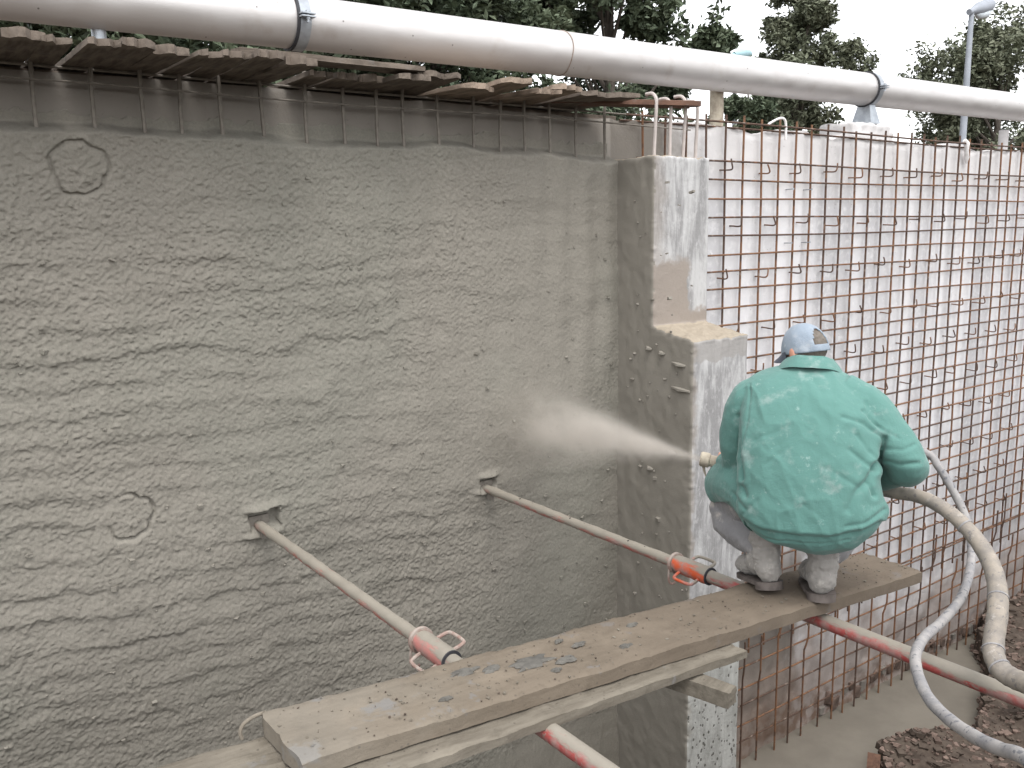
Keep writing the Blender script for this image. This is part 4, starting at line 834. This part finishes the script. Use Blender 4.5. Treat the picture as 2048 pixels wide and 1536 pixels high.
# ================================================================== TREES
def tree(x, y, rx, rz_, zc, n, lsize, leaf, lab, seed, trunk=.2, lobes=26, holes=.0):
    rr = np.random.default_rng(seed); e = empty('broadleaf_tree', (x, y, .45), lab, 'tree', 'trees beyond the wall')
    cen = []
    while len(cen) < lobes:
        p = rr.uniform(-1, 1, 3); q = np.linalg.norm(p)
        if q < 1 and q > .25 and (p[2] < .2 or rr.random() < .8): cen.append((p*(.75+.5*rr.random()))*np.array([rx, rx*.8, rz_])*.86)
    cen = np.array(cen); cen[:, 2] += zc
    b_ = MB(); b_.tube([(x, y, .3), (x+.05, y, zc*.5), (x, y, zc+rz_*.3), (x-.1, y, zc+rz_*.75)], [trunk, trunk*.8, trunk*.45, trunk*.12], 10)
    for c_ in cen:
        z0_ = max(.7, c_[2]-rz_*.55); m_ = Vector((x+c_[0]*.45, y+c_[1]*.45, (z0_+c_[2])/2+.15)); b_.tube([(x, y, z0_), m_, (x+c_[0], y+c_[1], c_[2])], [trunk*.3, trunk*.16, trunk*.05], 6)
    b_.build('trunk', M['bark'], e)
    w_ = rr.random(lobes)+.4; w_ /= w_.sum(); ci = rr.choice(lobes, n, p=w_); sc = (.20+.40*rr.random(lobes))*min(rx, rz_)*.54
    # twigs inside a lobe: leaves gather in small sprays, leaving gaps between
    nt_ = 26; tw = rr.normal(0, 1, (lobes, nt_, 3)); tw /= np.linalg.norm(tw, axis=2, keepdims=True); tw *= rr.uniform(.35, 1.25, (lobes, nt_, 1))
    ti = rr.integers(0, nt_, n); P = cen[ci]+tw[ci, ti]*sc[ci][:, None]*np.array([1.15, 1, .8])+rr.normal(0, 1, (n, 3))*sc[ci][:, None]*.17
    P += np.array([x, y, 0]); P = P[P[:, 2] > .6]; n = len(P)
    nrm = rr.normal(0, 1, (n, 3)); nrm[:, 2] = np.abs(nrm[:, 2])+.4; nrm /= np.linalg.norm(nrm, axis=1, keepdims=True)
    a_ = np.cross(nrm, rr.normal(0, 1, (n, 3))); a_ /= np.linalg.norm(a_, axis=1, keepdims=True); c_ = np.cross(nrm, a_); s_ = lsize*rr.uniform(.6, 1.3, (n, 1))
    V = np.stack([P-a_*s_, P+c_*s_*.45+nrm*s_*.12, P+a_*s_, P-c_*s_*.45+nrm*s_*.12], 1).reshape(-1, 3)
    link('crown', np_mesh('crown', V, np.arange(4*n).reshape(-1, 4), False), leaf, e); return e
tree(5.2, 15.5, 3.9, 3.6, 3.7, 52000, .105, M['leaf_a'], 'dark leafy tree farthest left behind the silver pipe', 401)
tree(10.3, 17.0, 3.8, 4.2, 4.6, 60000, .105, M['leaf_a'], 'tall dense dark tree in the middle behind the pipe', 402, lobes=34)
tree(15.3, 17.0, 3.0, 4.6, 5.4, 56000, .105, M['leaf_a'], 'dark tree with drooping edge beside the open sky', 403)
tree(12.2, 21.0, 7.5, 1.2, 1.7, 42000, .11, M['leaf_a'], 'low dark undergrowth tree filling the gap under the pipe', 404, .12)
tree(21.6, 16.2, 1.9, 3.2, 3.8, 34000, .085, M['leaf_b'], 'slimmer olive tree standing alone against the white sky', 405, .14, 36)
tree(18.9, 15.6, 1.5, 1.2, 2.7, 16000, .09, M['leaf_a'], 'small low bushy tree seen under the pipe beside the four hooked bars', 408, .08, 16)
tree(32.2, 15.8, 4.2, 3.7, 3.7, 60000, .095, M['leaf_b'], 'windblown olive tree behind the lamp post at the right', 407, .16)

# ================================================================== STREET LAMPS
lp = empty('street_lamp', (15.93, 8.4, .45), 'tall grey street lamp with a tilted head above the far end of the pipe', 'street lamp', 'street lamps')
b = MB(); b.tube([(15.93, 8.4, .3), (15.93, 8.4, 2.0), (15.95, 8.4, 3.52), (15.96, 8.4, 3.60)], [.062, .056, .042, .04], 14); b.build('pole', M['lampgrey'], lp)
hd = Vector((.80, .0, .24)).normalized(); b = MB(); p0 = Vector((15.90, 8.4, 3.60)); s_ = [p0+hd*t for t in (-.04, .06, .12, .3, .62, .80)]; b.tube(s_, [.05, .055, .07, .11, .12, .05], 14); b.build('lamp_head', M['lampgrey'], lp)
b = MB(); dn = Vector((.24, 0, -.8)).normalized(); b.tube([p0+hd*t+dn*q for t, q in ((.16, .05), (.28, .10), (.5, .12), (.68, .08), (.76, .04))], [.02, .07, .085, .06, .02], 14); b.build('lamp_bowl', M['lens'], lp)
lp = empty('street_lamp', (23.5, 20.0, .45), 'street lamp whose pale blue head just shows over the pipe', 'street lamp', 'street lamps')
b = MB(); b.tube([(23.5, 20, .3), (23.5, 20, 5.42)], [.08, .06], 12); b.build('pole', M['lampgrey'], lp)
b = MB(); b.tube([(23.35, 20, 5.43), (23.42, 20, 5.48), (23.75, 20, 5.56), (24.1, 20, 5.60), (24.25, 20, 5.58)], [.05, .11, .16, .15, .07], 12); b.build('lamp_head', M['cyan'], lp)
